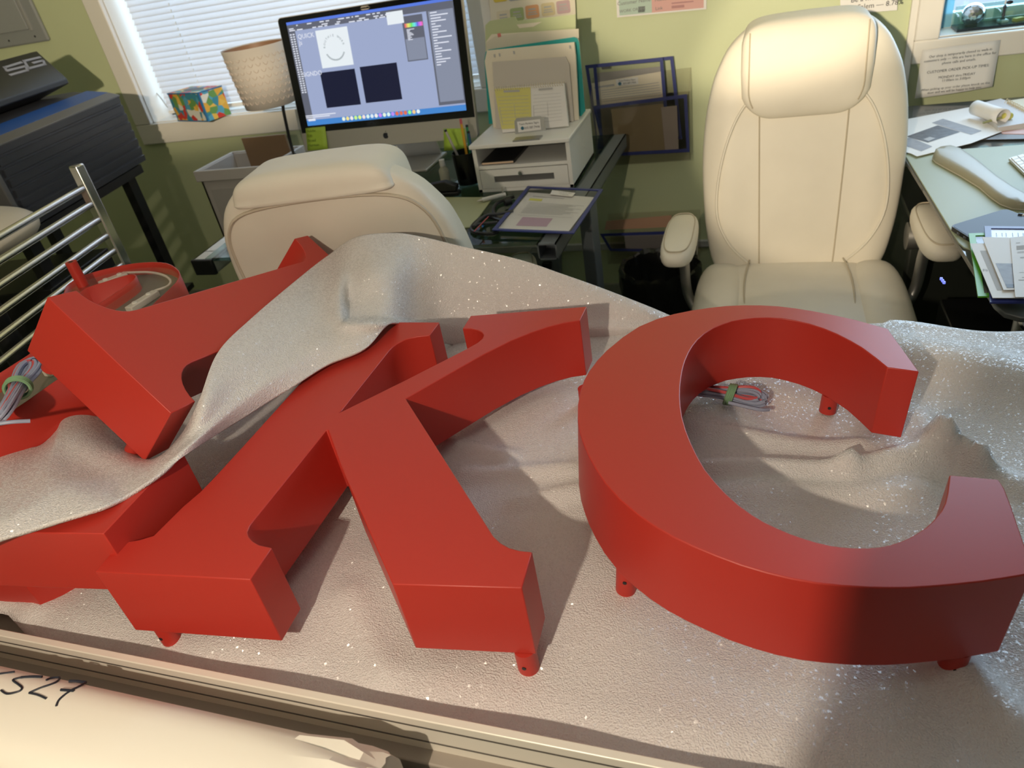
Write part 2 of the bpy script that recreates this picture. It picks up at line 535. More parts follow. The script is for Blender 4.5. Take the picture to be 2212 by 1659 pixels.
NZ = [(random.uniform(4, 14), random.uniform(0, 6.28), random.uniform(0, 6.28), random.uniform(0.0006, 0.0018)) for _ in range(9)]


def foam_h(x, y):
    p = V((x, y)); h = 0
    for a, b, hh, wd in WR: h += 1.9 * hh * math.exp(-(seg_d(p, a, b) / wd) ** 2)
    for c, hh, wd in PITS: h -= hh * math.exp(-((p - c.to_2d()).length / wd) ** 2)
    for f, an, ph, am in NZ: h += am * math.sin(f * (x * math.cos(an) + y * math.sin(an)) * 3 + ph)
    return max(h, -0.020)


bm = NB(); rows = []
nx, ny = 190, 80
for j in range(ny + 1):
    row = []
    for i in range(nx + 1):
        x = -1.22 + 2.10 * i / nx
        yb = 1.075 + 0.012 * math.sin(x * 9) + (0.012 if x > 0.2 else 0)
        yf = y_far + 0.004 + (0.03 * max(0, min(1, (-0.80 - x) / 0.08)))
        t = j / ny; y = yf + (yb - yf) * t
        z = FOAMZ - 0.011 * max(0, 1 - (y - yf) / 0.05) ** 1.5 + foam_h(x, y) + 0.010 * max(0, (t - 0.9) / 0.1) ** 2 * (0.5 + 0.5 * math.sin(x * 13))
        row.append(V((x, y, z)))
    rows.append(row)
gridmesh(bm, rows)
o = mesh_obj('foam_sheet', bm, M_FOAM, smooth=80)
tag(o, 'wrinkled white packing foam sheet spread flat under the red letters', 'foam sheet')
s = o.modifiers.new('thick', 'SOLIDIFY'); s.thickness = 0.004; s.offset = -1

# ------------------------------------------------------------------ red letters
def px_poly(pts, z): return [atz(x, y, z) for x, y in pts]


def standoff(parent, p, d, L, r_=0.0112):
    bm = T([V(p), V(p) + V(d) * L], r_, 20)
    o = mesh_obj('standoff', bm, M_RED, parent)
    u, v = frame_of(V(d)); q = V(p) + V(d) * L * 0.55
    bm = T([q - V((0.0, r_ + 0.0006, 0)), q - V((0.0, r_ - 0.001, 0))], 0.0022, 12)
    mesh_obj('set_screw', bm, M_BLACK, o)
    return o


# K
ZT = CAM_H - 0.5
K_px = [(205, 1235), (540, 1252), (587, 1183), (560, 1177), (546, 1169), (537, 1159), (534, 1149), (539, 1135), (551, 1120),
        (631.6, 1020), (705, 928.6), (709.4, 929), (741.8, 1020), (848, 1262), (1127, 1270), (1150, 1192), (1122, 1189), (1100, 1183), (1082, 1173), (1066, 1158),
        (1050, 1133), (876, 861), (1042, 767), (1103, 736.5), (1146, 719), (1184, 706), (1219, 697), (1252.7, 692), (1267.3, 662), (1016.7, 682), (999, 710),
        (1016.7, 710), (1032, 713.7), (1041, 718), (1045, 723.5), (1042, 731), (1032, 740), (1009, 753), (880, 819), (734, 891), (741.8, 881), (840.5, 757), (848, 749.5),
        (857, 743), (876, 733), (900, 727), (928, 724), (949, 696)]
kp = px_poly(K_px, ZT)
# far-left serif runs on under the folded sheet; mirrored from the near one
hid = [(-0.648, 0.880), (-0.648, 0.835), (-0.633, 0.832), (-0.621, 0.822), (-0.613, 0.806), (-0.6095, 0.785), (-0.609, 0.66), (-0.6085, 0.56),
       (-0.6088, 0.50), (-0.6100, 0.475), (-0.6150, 0.450)]
kp += [V((x, y, ZT)) for x, y in hid]
kp += px_poly([(332, 1156.6), (300.6, 1166), (258, 1173)], ZT)
kroot = thing('sign_letter', 'red channel letter K lying face up on foam in the middle', 'sign letter', (-0.42, 0.62, FOAMZ))
mesh_obj('letter_body', P(kp, (0, 0, -0.0965)), M_RED, kroot, smooth=30, bevel=0.0011)
for sx, sy in ((370, 1376), (1142, 1438), (1268, 872)):
    q = atz(sx, sy, FOAMZ)
    standoff(kroot, V((q.x, q.y, ZT - 0.0965)), (0, 0, -1), ZT - 0.0965 - FOAMZ + 0.003)
standoff(kroot, V((-0.56, 0.84, ZT - 0.0965)), (0, 0, -1), 0.037)

# C (leans a little)
C_px = [(1918, 710), (1846, 690), (1800, 680), (1756, 671.5), (1718, 665.5), (1681, 661), (1643, 659), (1605.6, 658.8), (1568, 660.5), (1530, 664.7), (1492, 670.5), (1455, 678), (1418, 689), (1380, 705),
        (1345, 728), (1310, 757), (1290, 778), (1272, 802), (1262, 820), (1254, 842), (1248.5, 873), (1248, 906), (1253, 936.5), (1261, 960), (1271, 984), (1287, 1013), (1307, 1043), (1338, 1078), (1380, 1113),
        (1415, 1137), (1455, 1160), (1500, 1181), (1547.6, 1200.5), (1600, 1220), (1657, 1237), (1710, 1250), (1767, 1260), (1820, 1265.5), (1877, 1269), (1920, 1270), (1965, 1269.5), (2020, 1266), (2075, 1261), (2120, 1256), (2163, 1250),
        (2200, 1244), (2232, 1238), (2218, 1190), (2200, 1138), (2185, 1094), (2170, 1055), (2156.6, 1035.5), (2051, 1026), (2049, 1044), (2046, 1066), (2041, 1087), (2032.5, 1104), (2015.6, 1124.6), (2000, 1139), (1982, 1151), (1963, 1162), (1944, 1170), (1922, 1177),
        (1899, 1181.5), (1875, 1183.5), (1850, 1183.5), (1822, 1182), (1793.7, 1178), (1765, 1171.5), (1737, 1163), (1709, 1153.5), (1681, 1141.6), (1652, 1128), (1624.5, 1111.5), (1596, 1091), (1568, 1066), (1544, 1040), (1523, 1013.7), (1507, 986), (1493, 957), (1482, 929), (1474, 901),
        (1470.5, 878), (1469, 856), (1469.5, 835), (1472, 814), (1475, 797), (1479.7, 780.5), (1487, 763), (1496.6, 746.7), (1508, 733), (1523, 720), (1541, 709), (1560.5, 701), (1582, 694), (1605.6, 690), (1632, 687), (1660, 686.3), (1688, 687.6), (1718, 692.5), (1748.6, 699.7), (1779, 709.5), (1808.7, 722), (1836, 736), (1861, 750.4), (1890, 772), (1916.7, 793.7), (1985.5, 803)]
cdn = -V((0.08, 0.06, 1.0)).normalized()
c0 = atz(1600, 1000, CAM_H - 0.49)
cpts = [atp(x, y, c0, cdn) for x, y in C_px]
croot = thing('sign_letter', 'red channel letter C lying face up on foam at the right', 'sign letter', (0.0, 0.6, FOAMZ))
mesh_obj('letter_body', P(cpts, cdn * 0.0965), M_RED, croot, smooth=30, bevel=0.0011)
for sx, sy in ((1352, 1272), (2052, 1444), (1788, 884)):
    q = atz(sx, sy, FOAMZ - (0.014 if sx == 1788 else 0)); b0 = c0 + cdn * 0.0965
    t = (b0 - q).dot(cdn) / cdn.dot(cdn)
    standoff(croot, q + cdn * t, cdn, abs(t) + 0.003)

# I (leaning on the pile)
IM = Matrix(((0.7331, 0.0338, 0.6793), (-0.2012, 0.9648, 0.1691), (-0.6497, -0.2606, 0.7141)))
IW, IS, IL, IHS, ID = 0.2091, 0.1032, 0.5304, 0.040, 0.095
IT = V((-0.8131, 0.572, -0.2917 + CAM_H))
a, b_ = IW / 2 - IS / 2, IW / 2 + IS / 2


def serif(sgn, u_tip, u_stem, v0, dv):
    # bracketed serif curve from the tip corner to the stem
    pts = []
    for t in range(0, 9):
        an = math.pi / 2 * t / 8
        pts.append((u_tip + (u_stem - u_tip) * math.sin(an), v0 + dv * (1 - math.cos(an))))
    return pts


I2 = [(0, 0), (IW, 0)] + serif(1, IW, b_, IHS, 0.045) + list(reversed(serif(1, IW, b_, IL - IHS, -0.045))) + \
     [(IW, IL), (0, IL)] + serif(1, 0, a, IL - IHS, -0.045) + list(reversed(serif(1, 0, a, IHS, 0.045)))
iroot = thing('sign_letter', 'red channel letter I tilted on top of the pile, foam folded over its far end', 'sign letter', IT, IM.to_euler())
mesh_obj('letter_body', P([V((u, v, 0)) for u, v in I2], (0, 0, -ID)), M_RED, iroot, local=True, smooth=30, bevel=0.0011)
for u, v in ((0.022, 0.022), (IW - 0.03, 0.018), (0.02, IL - 0.02), (IW - 0.02, IL - 0.02)):
    bm = T([V((u, v, -ID)), V((u, v, -ID - 0.022))], 0.0108, 24); mesh_obj('standoff', bm, M_RED, iroot, local=True)

# flipped letter with the clear back upward
ZF = CAM_H - 0.425
F_out = [(142, 622.5), (146, 616), (152, 611), (164, 603), (177, 596), (196, 590), (215, 584.5), (234, 580), (253, 575.7), (272, 572), (291, 569), (310, 567.3), (329, 566.5), (345, 567), (359.5, 569), (370, 573), (379, 579), (385, 585), (388, 592), (387, 600), (381, 610), (367, 624), (350, 640),
         (337, 651.6), (300, 690), (215, 756), (124, 820), (58, 867), (0, 905), (-80, 955), (-140, 900), (0, 806), (63, 766), (95, 735), (118, 690), (134, 650)]
F_in = [(170, 634), (186, 622), (206, 615), (228, 608.6), (248, 602), (268, 596), (281, 593), (290, 593.5), (294, 597), (290, 604), (278.5, 613.7), (248, 634), (214, 656.7), (190, 672), (170, 680), (158, 672), (158, 652)]
fo = px_poly(F_out, ZF); fi = px_poly(F_in, ZF)
froot = thing('sign_letter', 'red channel letter lying face down showing its clear back and white LED modules', 'sign letter', (-1.0, 0.75, ZF - 0.095))
bm = NB()
FD = 0.095
for lp in (fo, fi):
    n = len(lp); tv = [bm.verts.new(p) for p in lp]; bv = [bm.verts.new(p - V((0, 0, FD))) for p in lp]
    for i in range(n): bm.faces.new((tv[i], tv[(i + 1) % n], bv[(i + 1) % n], bv[i]))
    if lp is fo: eo = [(bv[i], bv[(i + 1) % n]) for i in range(n)]
    else: ei = [(bv[i], bv[(i + 1) % n]) for i in range(n)]
eds = [bm.edges.get(e) for e in eo + ei]
bmesh.ops.triangle_fill(bm, use_beauty=True, edges=eds)
o = mesh_obj('letter_can', bm, M_RED, froot, smooth=30)
s = o.modifiers.new('thick', 'SOLIDIFY'); s.thickness = 0.0022; s.offset = 0
mesh_obj('clear_back', P([p - V((0, 0, 0.005)) for p in fo], (0, 0, -0.006), [[p - V((0, 0, 0.005)) for p in fi]]), M_CLEARA, froot, smooth=0)
M_INNER = mat('letter_inside', (0.20, 0.19, 0.17), 0.5)
mesh_obj('inner_face', P([p - V((0, 0, 0.0235)) for p in fo], (0, 0, -0.004), [[p - V((0, 0, 0.0235)) for p in fi]]), M_INNER, froot, smooth=0)
M_LED = mat('led_white', (0.85, 0.83, 0.78), 0.35)
for (x0, y0), (x1, y1) in (((275, 664), (335, 626)), ((212, 610), (272, 587)), ((95, 800), (140, 770))):
    p0, p1 = atz(x0, y0, ZF - 0.0115), atz(x1, y1, ZF - 0.0115)
    d = (p1 - p0).normalized(); nrm = d.cross(V((0, 0, 1))).normalized()
    bm = P([p0 - nrm * 0.008, p1 - nrm * 0.008, p1 + nrm * 0.008, p0 + nrm * 0.008], (0, 0, -0.012))
    o = mesh_obj('led_module', bm, M_LED, froot, bevel=0.002, label='white LED module under the clear back')
    for t in (0.25, 0.75):
        bm = lathe(NB(), [(0.0001, 0.002), (0.004, 0.002), (0.005, 0)], lerp(p0, p1, t), 16)
        mesh_obj('led_lens', bm, mat('led_lens', (0.8, 0.8, 0.75), 0.15), o)
mesh_obj('led_wire', T(smooth_line([atz(272, 589, ZF - 0.014), atz(320, 588, ZF - 0.014), atz(352, 594, ZF - 0.014), atz(368, 606, ZF - 0.014), atz(362, 618, ZF - 0.014), atz(335, 628, ZF - 0.018)]), 0.0022), M_LED, froot)
p0 = atz(180, 617, ZF - 0.006)
d = V((0.0, 0.0, 1.0))
bm = NB(); tube(bm, [p0, p0 + d * 0.047], 0.0098, 24)
o = mesh_obj('standoff', bm, M_RED, froot)
mesh_obj('thread_hole', lathe(NB(), [(0.0001, 0.0003), (0.0042, 0.0003)], p0 + d * 0.047, 16), M_BLACK, o)

# lower-left letter and the slice under it
ZL = CAM_H - 0.468
L_px = [(223, 1153), (393, 972), (372, 985), (240, 1085), (60, 1128), (-60, 1136), (-150, 1140), (-150, 1146), (-60, 1149)]
lroot = thing('sign_letter', 'red channel letter under the folded foam left of the letter K', 'sign letter', (-0.75, 0.45, ZL - 0.09))
mesh_obj('letter_body', P(px_poly(L_px, ZL), (0, 0, -0.090)), M_RED, lroot, smooth=30, bevel=0.0011)
mesh_obj('standoff', T([V((-0.68, 0.44, ZL - 0.09)), V((-0.68, 0.44, FOAMZ - 0.001))], 0.0075, 16), M_RED, lroot)
c1 = atz(93, 1313, FOAMZ + 0.001)
bm = P([c1, c1 + V((0.035, 0.055, 0)), c1 + V((-0.10, 0.14, 0)), c1 + V((-0.26, 0.10, 0)), c1 + V((-0.26, -0.01, 0))], (0, 0, 0.066))
o = mesh_obj('sign_letter', bm, M_RED, smooth=30, bevel=0.001)
tag(o, 'red letter end poking from foam at the lower left, beneath the other letters', 'sign letter')

# ------------------------------------------------------------------ folded foam over the letters
In = V((IM[0][2], IM[1][2], IM[2][2]))


def on_I(px, py, off=0.010): return atp(px, py, IT + In * off, In)


def zz_(px, py, rel): return atz(px, py, CAM_H + rel)


cols = [
    (zz_(1500, 700, -0.628), zz_(1500, 708, -0.631)),
    (zz_(1450, 682, -0.618), zz_(1460, 712, -0.630)),
    (aty(1400, 661, 1.093), zz_(1400, 722, -0.631)),
    (aty(1300, 622, 1.092), zz_(1310, 733, -0.632)),
    (aty(1210, 590, 1.09), zz_(1210, 738, -0.632)),
    (aty(1120, 560, 1.09), zz_(1120, 742, -0.632)),
    (aty(990, 530, 1.085), zz_(985, 746, -0.628)),
    (aty(910, 511, 1.08), zz_(905, 722, -0.560)),
    (aty(850, 503, 1.07), zz_(848, 698, -0.490)),
    (aty(770, 512, 1.05), zz_(790, 752, -0.490)),
    (on_I(709, 551), zz_(710, 786, -0.490)),
    (on_I(640, 605), zz_(645, 828, -0.490)),
    (on_I(540, 690), zz_(590, 862, -0.490)),
    (on_I(470, 762), zz_(535, 898, -0.488)),
    (on_I(428, 868, 0.004), zz_(470, 938, -0.482)),
    (zz_(383, 948, -0.478), zz_(405, 980, -0.465)),
    (zz_(320, 990, -0.498), zz_(320, 1040, -0.462)),
    (zz_(240, 930, -0.507), zz_(235, 1090, -0.458)),
    (zz_(160, 850, -0.500), zz_(120, 1127, -0.455)),
    (zz_(128, 915, -0.490), zz_(55, 1148, -0.452)),
    (zz_(80, 964, -0.482), zz_(0, 1165, -0.450)),
    (zz_(0, 954, -0.480), zz_(-70, 1190, -0.450)),
    (zz_(-80, 950, -0.480), zz_(-150, 1220, -0.450))]
bul = [0, 0.004, 0.008, 0.012, 0.012, 0.012, 0.012, 0.006, 0.006, 0.010, 0.018, 0.020, 0.020, 0.016, 0.014, 0.006, 0.004, 0.012, 0.018, 0.016, 0.014, 0.012, 0.012]
grid = []
camp = V((0, 0, CAM_H))
NV = 12
for (u_, l_), bl in zip(cols, bul):
    c = []
    for i in range(NV + 1):
        t = i / NV; p = lerp(u_, l_, t)
        to = (camp - p).normalized()
        p = p + to * (bl * 4 * t * (1 - t) + 0.010 * math.exp(-((t - 0.84) / 0.13) ** 2) * (1 if bl > 0.005 else 0)) + V((0, 0, 0.006)) * (math.sin(math.pi * t))
        c.append(p)
    grid.append(c)
# pocket crease beside the letter K and the hollow under the I
rows = [smooth_line([grid[j][i] for j in range(len(grid))], 9) for i in range(NV + 1)]
fine = []
for c in zip(*rows): fine.append(smooth_line(list(c), 5))
pc = {(765, 670): (0.020, 0.020), (790, 640): (0.012, 0.03), (205, 1005): (0.018, 0.03)}
for col_ in fine:
    for p in col_:
        cc = m4.inverted() @ p
        px = 1106 + FPX * cc.x / -cc.z; py = 829.5 - FPX * cc.y / -cc.z
        to = (p - camp).normalized(); dd = 0
        # crease valley from the peak to the tip
        sst = lambda a3, b3, x3: max(0.0, min(1.0, (x3 - a3) / (b3 - a3))) ** 2 * (3 - 2 * max(0.0, min(1.0, (x3 - a3) / (b3 - a3))))
        dd += 0.034 * sst(738, 752, px) * (1 - sst(790, 990, px)) * sst(575, 665, py) * (1 - sst(686, 697, py))
        a2, b2 = V((770, 560)), V((750, 640)); dd += 0.012 * math.exp(-(seg_d(V((px, py)), a2, b2) / 22) ** 2)
        a2, b2 = V((735, 600)), V((728, 680)); dd -= 0.010 * math.exp(-(seg_d(V((px, py)), a2, b2) / 16) ** 2)
        a2, b2 = V((745, 700)), V((845, 698)); dd -= 0.012 * math.exp(-(seg_d(V((px, py)), a2, b2) / 12) ** 2)
        a2, b2 = V((150, 990)), V((250, 1040)); dd += 0.022 * math.exp(-(seg_d(V((px, py)), a2, b2) / 40) ** 2)
        a2, b2 = V((715, 620)), V((690, 740)); dd -= 0.008 * math.exp(-(seg_d(V((px, py)), a2, b2) / 30) ** 2)
        p += to * dd
bm = gridmesh(NB(), fine)
o = mesh_obj('foam_sheet', bm, M_FOAM, smooth=80)
tag(o, 'white packing foam folded up as a crumpled flap between the letters I and K', 'foam sheet')
s = o.modifiers.new('thick', 'SOLIDIFY'); s.thickness = 0.0045; s.offset = -1

# ------------------------------------------------------------------ wire bundles
M_WIREG = mat('wire_blue_grey', (0.30, 0.33, 0.45), 0.45)
M_WIRER = mat('wire_red', (0.55, 0.08, 0.09), 0.45)
M_BAND = mat('rubber_band_green', (0.20, 0.36, 0.20), 0.5)


def wire_bundle(label, c, ax, up, L, W_, tail, grp):
    c, ax, up = V(c), V(ax).normalized(), V(up).normalized(); sd = up.cross(ax).normalized()
    r = thing('wire_bundle', label, 'cable', c, (0, 0, 0), grp)
    random.seed(len(label))
    for nm, mm, cnt in (('grey_wires', M_WIREG, 17), ('red_wires', M_WIRER, 3)):
        bm = NB()
        for i in range(cnt):
            l = L * random.uniform(0.78, 1.0); wv = W_ * random.uniform(0.25, 1.0); h = random.uniform(-0.006, 0.008); s_ = random.uniform(-0.3, 0.3) * W_
            pts = []
            for k in range(28):
                t = 2 * math.pi * k / 28
                pinch = 0.42 + 0.58 * abs(math.cos(t)) ** 1.2
                pts.append(c + ax * l * math.cos(t) + sd * (s_ * abs(math.cos(t)) + wv * math.sin(t) * pinch * 0.75) + up * (h + 0.004 * math.sin(2 * t)))
            tube(bm, pts, 0.0023, 7, closed=True)
        if nm == 'grey_wires' and tail: tube(bm, smooth_line(tail), 0.0024, 8)
        mesh_obj(nm, bm, mm, r)
    bm = NB()
    for k in (-0.18, 0.0, 0.16, 0.3):
        pts = [c + ax * (k * 0.016 + 0.004 * math.sin(t)) + sd * W_ * 0.62 * math.cos(t) + up * 0.0145 * math.sin(t) for t in [2 * math.pi * q / 24 for q in range(24)]]
        tube(bm, pts, 0.0022, 6, closed=True)
    mesh_obj('rubber_band', bm, M_BAND, r, label='green rubber band')
    return r


cz = FOAMZ + 0.014
p0, p1 = atz(1500, 842, cz), atz(1655, 862, cz)
wire_bundle('grey and red wire coil with green rubber band on foam inside the letter C', (p0 + p1) / 2, p1 - p0, (0, 0, 1), (p1 - p0).length * 0.52, 0.022,
            [p1 + V((-0.05, -0.012, 0)), p1 + V((-0.01, -0.02, -0.004)), p1 + V((0.004, -0.014, -0.008))], None)
p0, p1 = atz(72, 780, ZF + 0.022), atz(0, 905, ZF + 0.022)
wire_bundle('banded grey and red wire coil at the left edge on the clear letter back', (p0 + p1) / 2, p0 - p1, (0.1, -0.3, 1), (p1 - p0).length * 0.52, 0.024,
            [p1 + V((0.05, 0.0, 0)), p1 + V((0.03, -0.02, 0.01)), p1 + V((-0.02, -0.05, 0.012)), p1 + V((-0.06, -0.08, 0.01))], None)

# ------------------------------------------------------------------ wrapped package in front
r = thing('wrapped_package', 'long white paper-wrapped package marked 527 lying against the aluminium rail', 'package', (-0.6, 0.225, 0.729))
ztop = CAM_H - 0.56
yc = 0.222; hw = 0.053; zc = 0.79; hh = ztop - zc
secs = []
xs = [-1.1, -0.9, -0.7, -0.5, -0.42, -0.37, -0.325, -0.305, -0.292, -0.282]
random.seed(5)
for k, x in enumerate(xs):
    row = []
    e = 3.2
    for q in range(36):
        t = 2 * math.pi * q / 36
        cu, su = math.cos(t), math.sin(t)
        a_ = math.copysign(abs(cu) ** (2 / e), cu); b2 = math.copysign(abs(su) ** (2 / e), su)
        cr_ = 0.0 if k < 6 else 0.0032 * random.uniform(-1, 1)
        sc = 1.0 if k < 7 else (0.99, 0.965, 0.93)[k - 7]
        row.append(V((x + (random.uniform(-0.006, 0.004) if k > 6 else 0), yc + hw * a_ * sc + cr_, zc + hh * b2 * sc + cr_)))
    secs.append(row)
bm = NB(); vs = [[bm.verts.new(p) for p in rw] for rw in secs]
for a2, b2 in zip(vs, vs[1:]):
    for q in range(36): bm.faces.new((a2[q], a2[(q + 1) % 36], b2[(q + 1) % 36], b2[q]))
bm.faces.new(vs[0]); bm.faces.new(vs[-1])
mesh_obj('paper_wrap', bm, M_WRAP, r, smooth=16)
bm = NB()


def stroke(pts, wd=0.0011):
    L = smooth_line([V((x, y, 0)) for x, y in pts], 5)
    out = []
    for p in L:
        q = atz(p.x, p.y, ztop)
        # follow the rounded top
        aa = min(0.999, abs((q.y - yc) / hw)); zz2 = zc + hh * (1 - aa ** 3.2) ** (1 / 3.2)
        q = atz(p.x, p.y, zz2); aa = min(0.999, abs((q.y - yc) / hw)); zz2 = zc + hh * (1 - aa ** 3.2) ** (1 / 3.2)
        q = atz(p.x, p.y, zz2 + 0.0004)
        out.append(q)
    tube(bm, out, wd, 6)


stroke([(-20, 1458), (10, 1454), (32, 1451)])
stroke([(91, 1462), (70, 1461.5), (45.6, 1463.5)], 0.0015); stroke([(45.6, 1463.5), (28, 1468.6), (38, 1477), (46.5, 1484), (46, 1490), (36, 1495), (15, 1498.5), (2.5, 1491)])
stroke([(100, 1469), (111, 1464.5), (129, 1464), (119, 1474.5), (85, 1487), (63, 1496.7)]); stroke([(63, 1496.7), (82, 1501), (100, 1509)])
stroke([(149, 1471), (167, 1471.5), (186, 1474)], 0.0015); stroke([(186, 1474), (168, 1484), (152, 1492), (129, 1510), (121.5, 1525)]); stroke([(131.6, 1490), (160, 1492)], 0.0015)
mesh_obj('handwriting', bm, M_INK, r, label='dark blue handwritten digits')
# paper rolls at the very corner
r = thing('paper_roll', 'curled white and blue paper roll end at the bottom left corner', 'paper roll', atz(20, 1650, 0.74))
c0_ = atz(15, 1668, 0.765)
bm = NB()
sp = []
for q in range(90):
    t = q / 90 * 5 * 2 * math.pi; rad = 0.008 + 0.0045 * t / (2 * math.pi)
    sp.append((rad * math.cos(t), rad * math.sin(t)))
gridmesh(bm, [[c0_ + V((x * 0.9, -0.02 * k + x * 0.2, z)) for x, z in sp] for k in range(5)])
o = mesh_obj('rolled_sheet', bm, [M_PAPER], r, smooth=60)
s = o.modifiers.new('thick', 'SOLIDIFY'); s.thickness = 0.0008

#@@PART2
# ================================================================== CHAIRS
def back_w(z):
    tab = [(0.44, 0.205), (0.50, 0.232), (0.60, 0.248), (0.75, 0.257), (0.88, 0.250), (0.97, 0.228), (1.03, 0.198), (1.07, 0.160), (1.092, 0.105)]
    for (z0, w0), (z1, w1) in zip(tab, tab[1:]):
        if z <= z1:
            t = max(0, (z - z0) / (z1 - z0)); t2 = t
            return w0 + (w1 - w0) * t2
    return 0.08


def back_y(z): return 0.215 + (z - 0.5) * 0.22 + 0.03 * ((z - 0.75) / 0.3) ** 2


def back_t(z):
    return 0.062 if z < 0.95 else 0.062 - 0.034 * ((z - 0.95) / 0.142) ** 2


def back_pt(x, z, side, off=0.0):
    """point on the front (side -1) or rear (+1) face of the backrest"""
    e = 4.4; wv = back_w(z); a_ = min(0.999, abs(x) / wv)
    y = back_t(z) * (1 - a_ ** e) ** (1 / e)
    return V((x, back_y(z) + side * (y + off), z))


def make_chair(label, loc, rz):
    r = thing('office_chair', label, 'chair', loc, (0, 0, rz), 'cream executive office chairs')
    zs = [0.44, 0.47, 0.50, 0.55, 0.60, 0.66, 0.72, 0.78, 0.84, 0.90, 0.94, 0.97, 1.0, 1.03, 1.055, 1.075, 1.088, 1.094]
    rows = []
    for z in zs:
        row = []
        for q in range(40):
            t = 2 * math.pi * q / 40; e = 4.4
            cx = math.copysign(abs(math.cos(t)) ** (2 / e), math.cos(t)); sy = math.copysign(abs(math.sin(t)) ** (2 / e), math.sin(t))
            fr = 1.0
            x = back_w(z) * cx; y = back_t(z) * sy
            if sy < 0:   # raised bolsters either side of the centre panel, hollow seams
                y += -0.010 * math.exp(-((abs(x) - 0.19) / 0.05) ** 2) * (1 if z < 0.98 else 0.3)
            row.append(V((x, back_y(z) + y, z)))
        rows.append(row)
    bm = NB(); vs = [[bm.verts.new(p) for p in rw] for rw in rows]
    for a2, b2 in zip(vs, vs[1:]):
        for q in range(40): bm.faces.new((a2[q], a2[(q + 1) % 40], b2[(q + 1) % 40], b2[q]))
    bm.faces.new(vs[0]); bm.faces.new(vs[-1])
    back = mesh_obj('backrest', bm, M_LEATHER, r, local=True, smooth=70, sub=1)
    # seams
    for sx in (-1, 1):
        f = lambda x, z: back_pt(x, z, -1, 0.004 + 0.010 * math.exp(-((abs(x) - 0.19) / 0.05) ** 2) * (1 if z < 0.98 else 0.3))
        mesh_obj('seam', T([f(sx * (0.108 - 0.012 * (0.9 - z) / 0.4), z) - V((0, 0.0 - 0.003, 0)) for z in [0.49 + 0.45 * k / 20 for k in range(21)]], 0.0022, 6), M_SEAM, back, local=True)
        pts = [(0.128, 0.93), (0.165, 0.88), (0.195, 0.80), (0.212, 0.70), (0.208, 0.62), (0.175, 0.55), (0.125, 0.495)]
        mesh_obj('piping', T(smooth_line([f(sx * x, z) for x, z in pts], 5), 0.0035, 6), M_LEATHER, back, local=True)
        # rear seam
    rear = [(-0.175, 0.60), (-0.215, 0.70), (-0.222, 0.80), (-0.216, 0.91), (-0.196, 0.99), (-0.14, 1.032), (0, 1.042), (0.14, 1.032), (0.196, 0.99), (0.216, 0.91), (0.222, 0.80), (0.215, 0.70), (0.175, 0.60)]
    mesh_obj('rear_seam', T(smooth_line([back_pt(x, z, 1, 0.0005) for x, z in rear], 5), 0.0035, 6), mat('rear_seam_leather', (0.62, 0.56, 0.45), 0.55), back, local=True)
    # headrest pillow strapped over the top
    bm = NB(); cushion(bm, (0, 0, 0), (0.157, 0.085, 0.117), (11, 11, 6), 28)
    for v in bm.verts:
        k = v.co.z / 0.117; yy = v.co.y
        if k > 0: v.co.z -= 0.005 * (v.co.x / 0.15) ** 2
        else: v.co.x *= 1 - 0.30 * max(0, (-k - 0.30) / 0.70) ** 2
        if yy < 0: v.co.y -= 0.004 * (1 - k * k) * (1 - (v.co.x / 0.15) ** 2)
        elif v.co.z < 0.068: v.co.z = 0.068 + 0.06 * (v.co.z - 0.068)
        v.co.y += back_y(1.0) - 0.020 + v.co.z * 0.17; v.co.z += 0.984
    hp = mesh_obj('headrest', bm, M_LEATHER, r, local=True, smooth=70)
    for sx in (-1, 1):
        pts = []
        for k in range(17):
            z = 0.905 + 0.175 * k / 16; kk = (z - 0.984) / 0.117
            pts.append(V((sx * 0.136 * (1 - 0.30 * max(0, (-kk - 0.30) / 0.70) ** 2), back_y(1.0) - 0.020 - 0.082 * max(0.05, 1 - abs(kk) ** 5.5) ** (1 / 5.5) - 0.0022 + (z - 0.984) * 0.17, z)))
        mesh_obj('headrest_seam', T(pts, 0.0020, 6), M_SEAM, hp, local=True)
    # seat
    bm = NB()
    cushion(bm, (0, -0.055, 0.445), (0.255, 0.285, 0.065), (4, 4, 2.6), 20)
    seat = mesh_obj('seat', bm, M_LEATHER, r, local=True, smooth=70)
    for sx in (-1, 1):
        bm = NB(); cushion(bm, (sx * 0.195, -0.065, 0.458), (0.068, 0.275, 0.062), (3, 3.6, 2.4), 16)
        mesh_obj('seat_bolster', bm, M_LEATHER, seat, local=True, smooth=70)
        mesh_obj('seat_seam', T([(sx * (0.120 + 0.012 * math.sin(k / 3)), 0.19 - k * 0.04, 0.5095 - 0.0006 * (k - 4) ** 2) for k in range(11)], 0.0022, 6), M_SEAM, seat, local=True)
    # arms
    for sx in (-1, 1):
        bm = NB()
        cushion(bm, (sx * 0.295, 0.0, 0.645), (0.044, 0.145, 0.030), (3.2, 3.2, 2.8), 16)
        arm = mesh_obj('armrest', bm, M_LEATHER, r, local=True, smooth=70)
        ring = [V((sx * (0.295 + 0.034 * math.copysign(abs(math.cos(t)) ** .62, math.cos(t))), 0.128 * math.copysign(abs(math.sin(t)) ** .62, math.sin(t)), 0.6675)) for t in [2 * math.pi * q / 40 for q in range(40)]]
        mesh_obj('arm_seam', T(ring, 0.0018, 6, closed=True), M_SEAM, arm, local=True)
        mesh_obj('arm_bracket', T(smooth_line([(sx * 0.295, 0.03, 0.62), (sx * 0.292, 0.06, 0.56), (sx * 0.285, 0.06, 0.46), (sx * 0.25, 0.03, 0.40)]), 0.014, 10), M_GREY_METAL, arm, local=True)
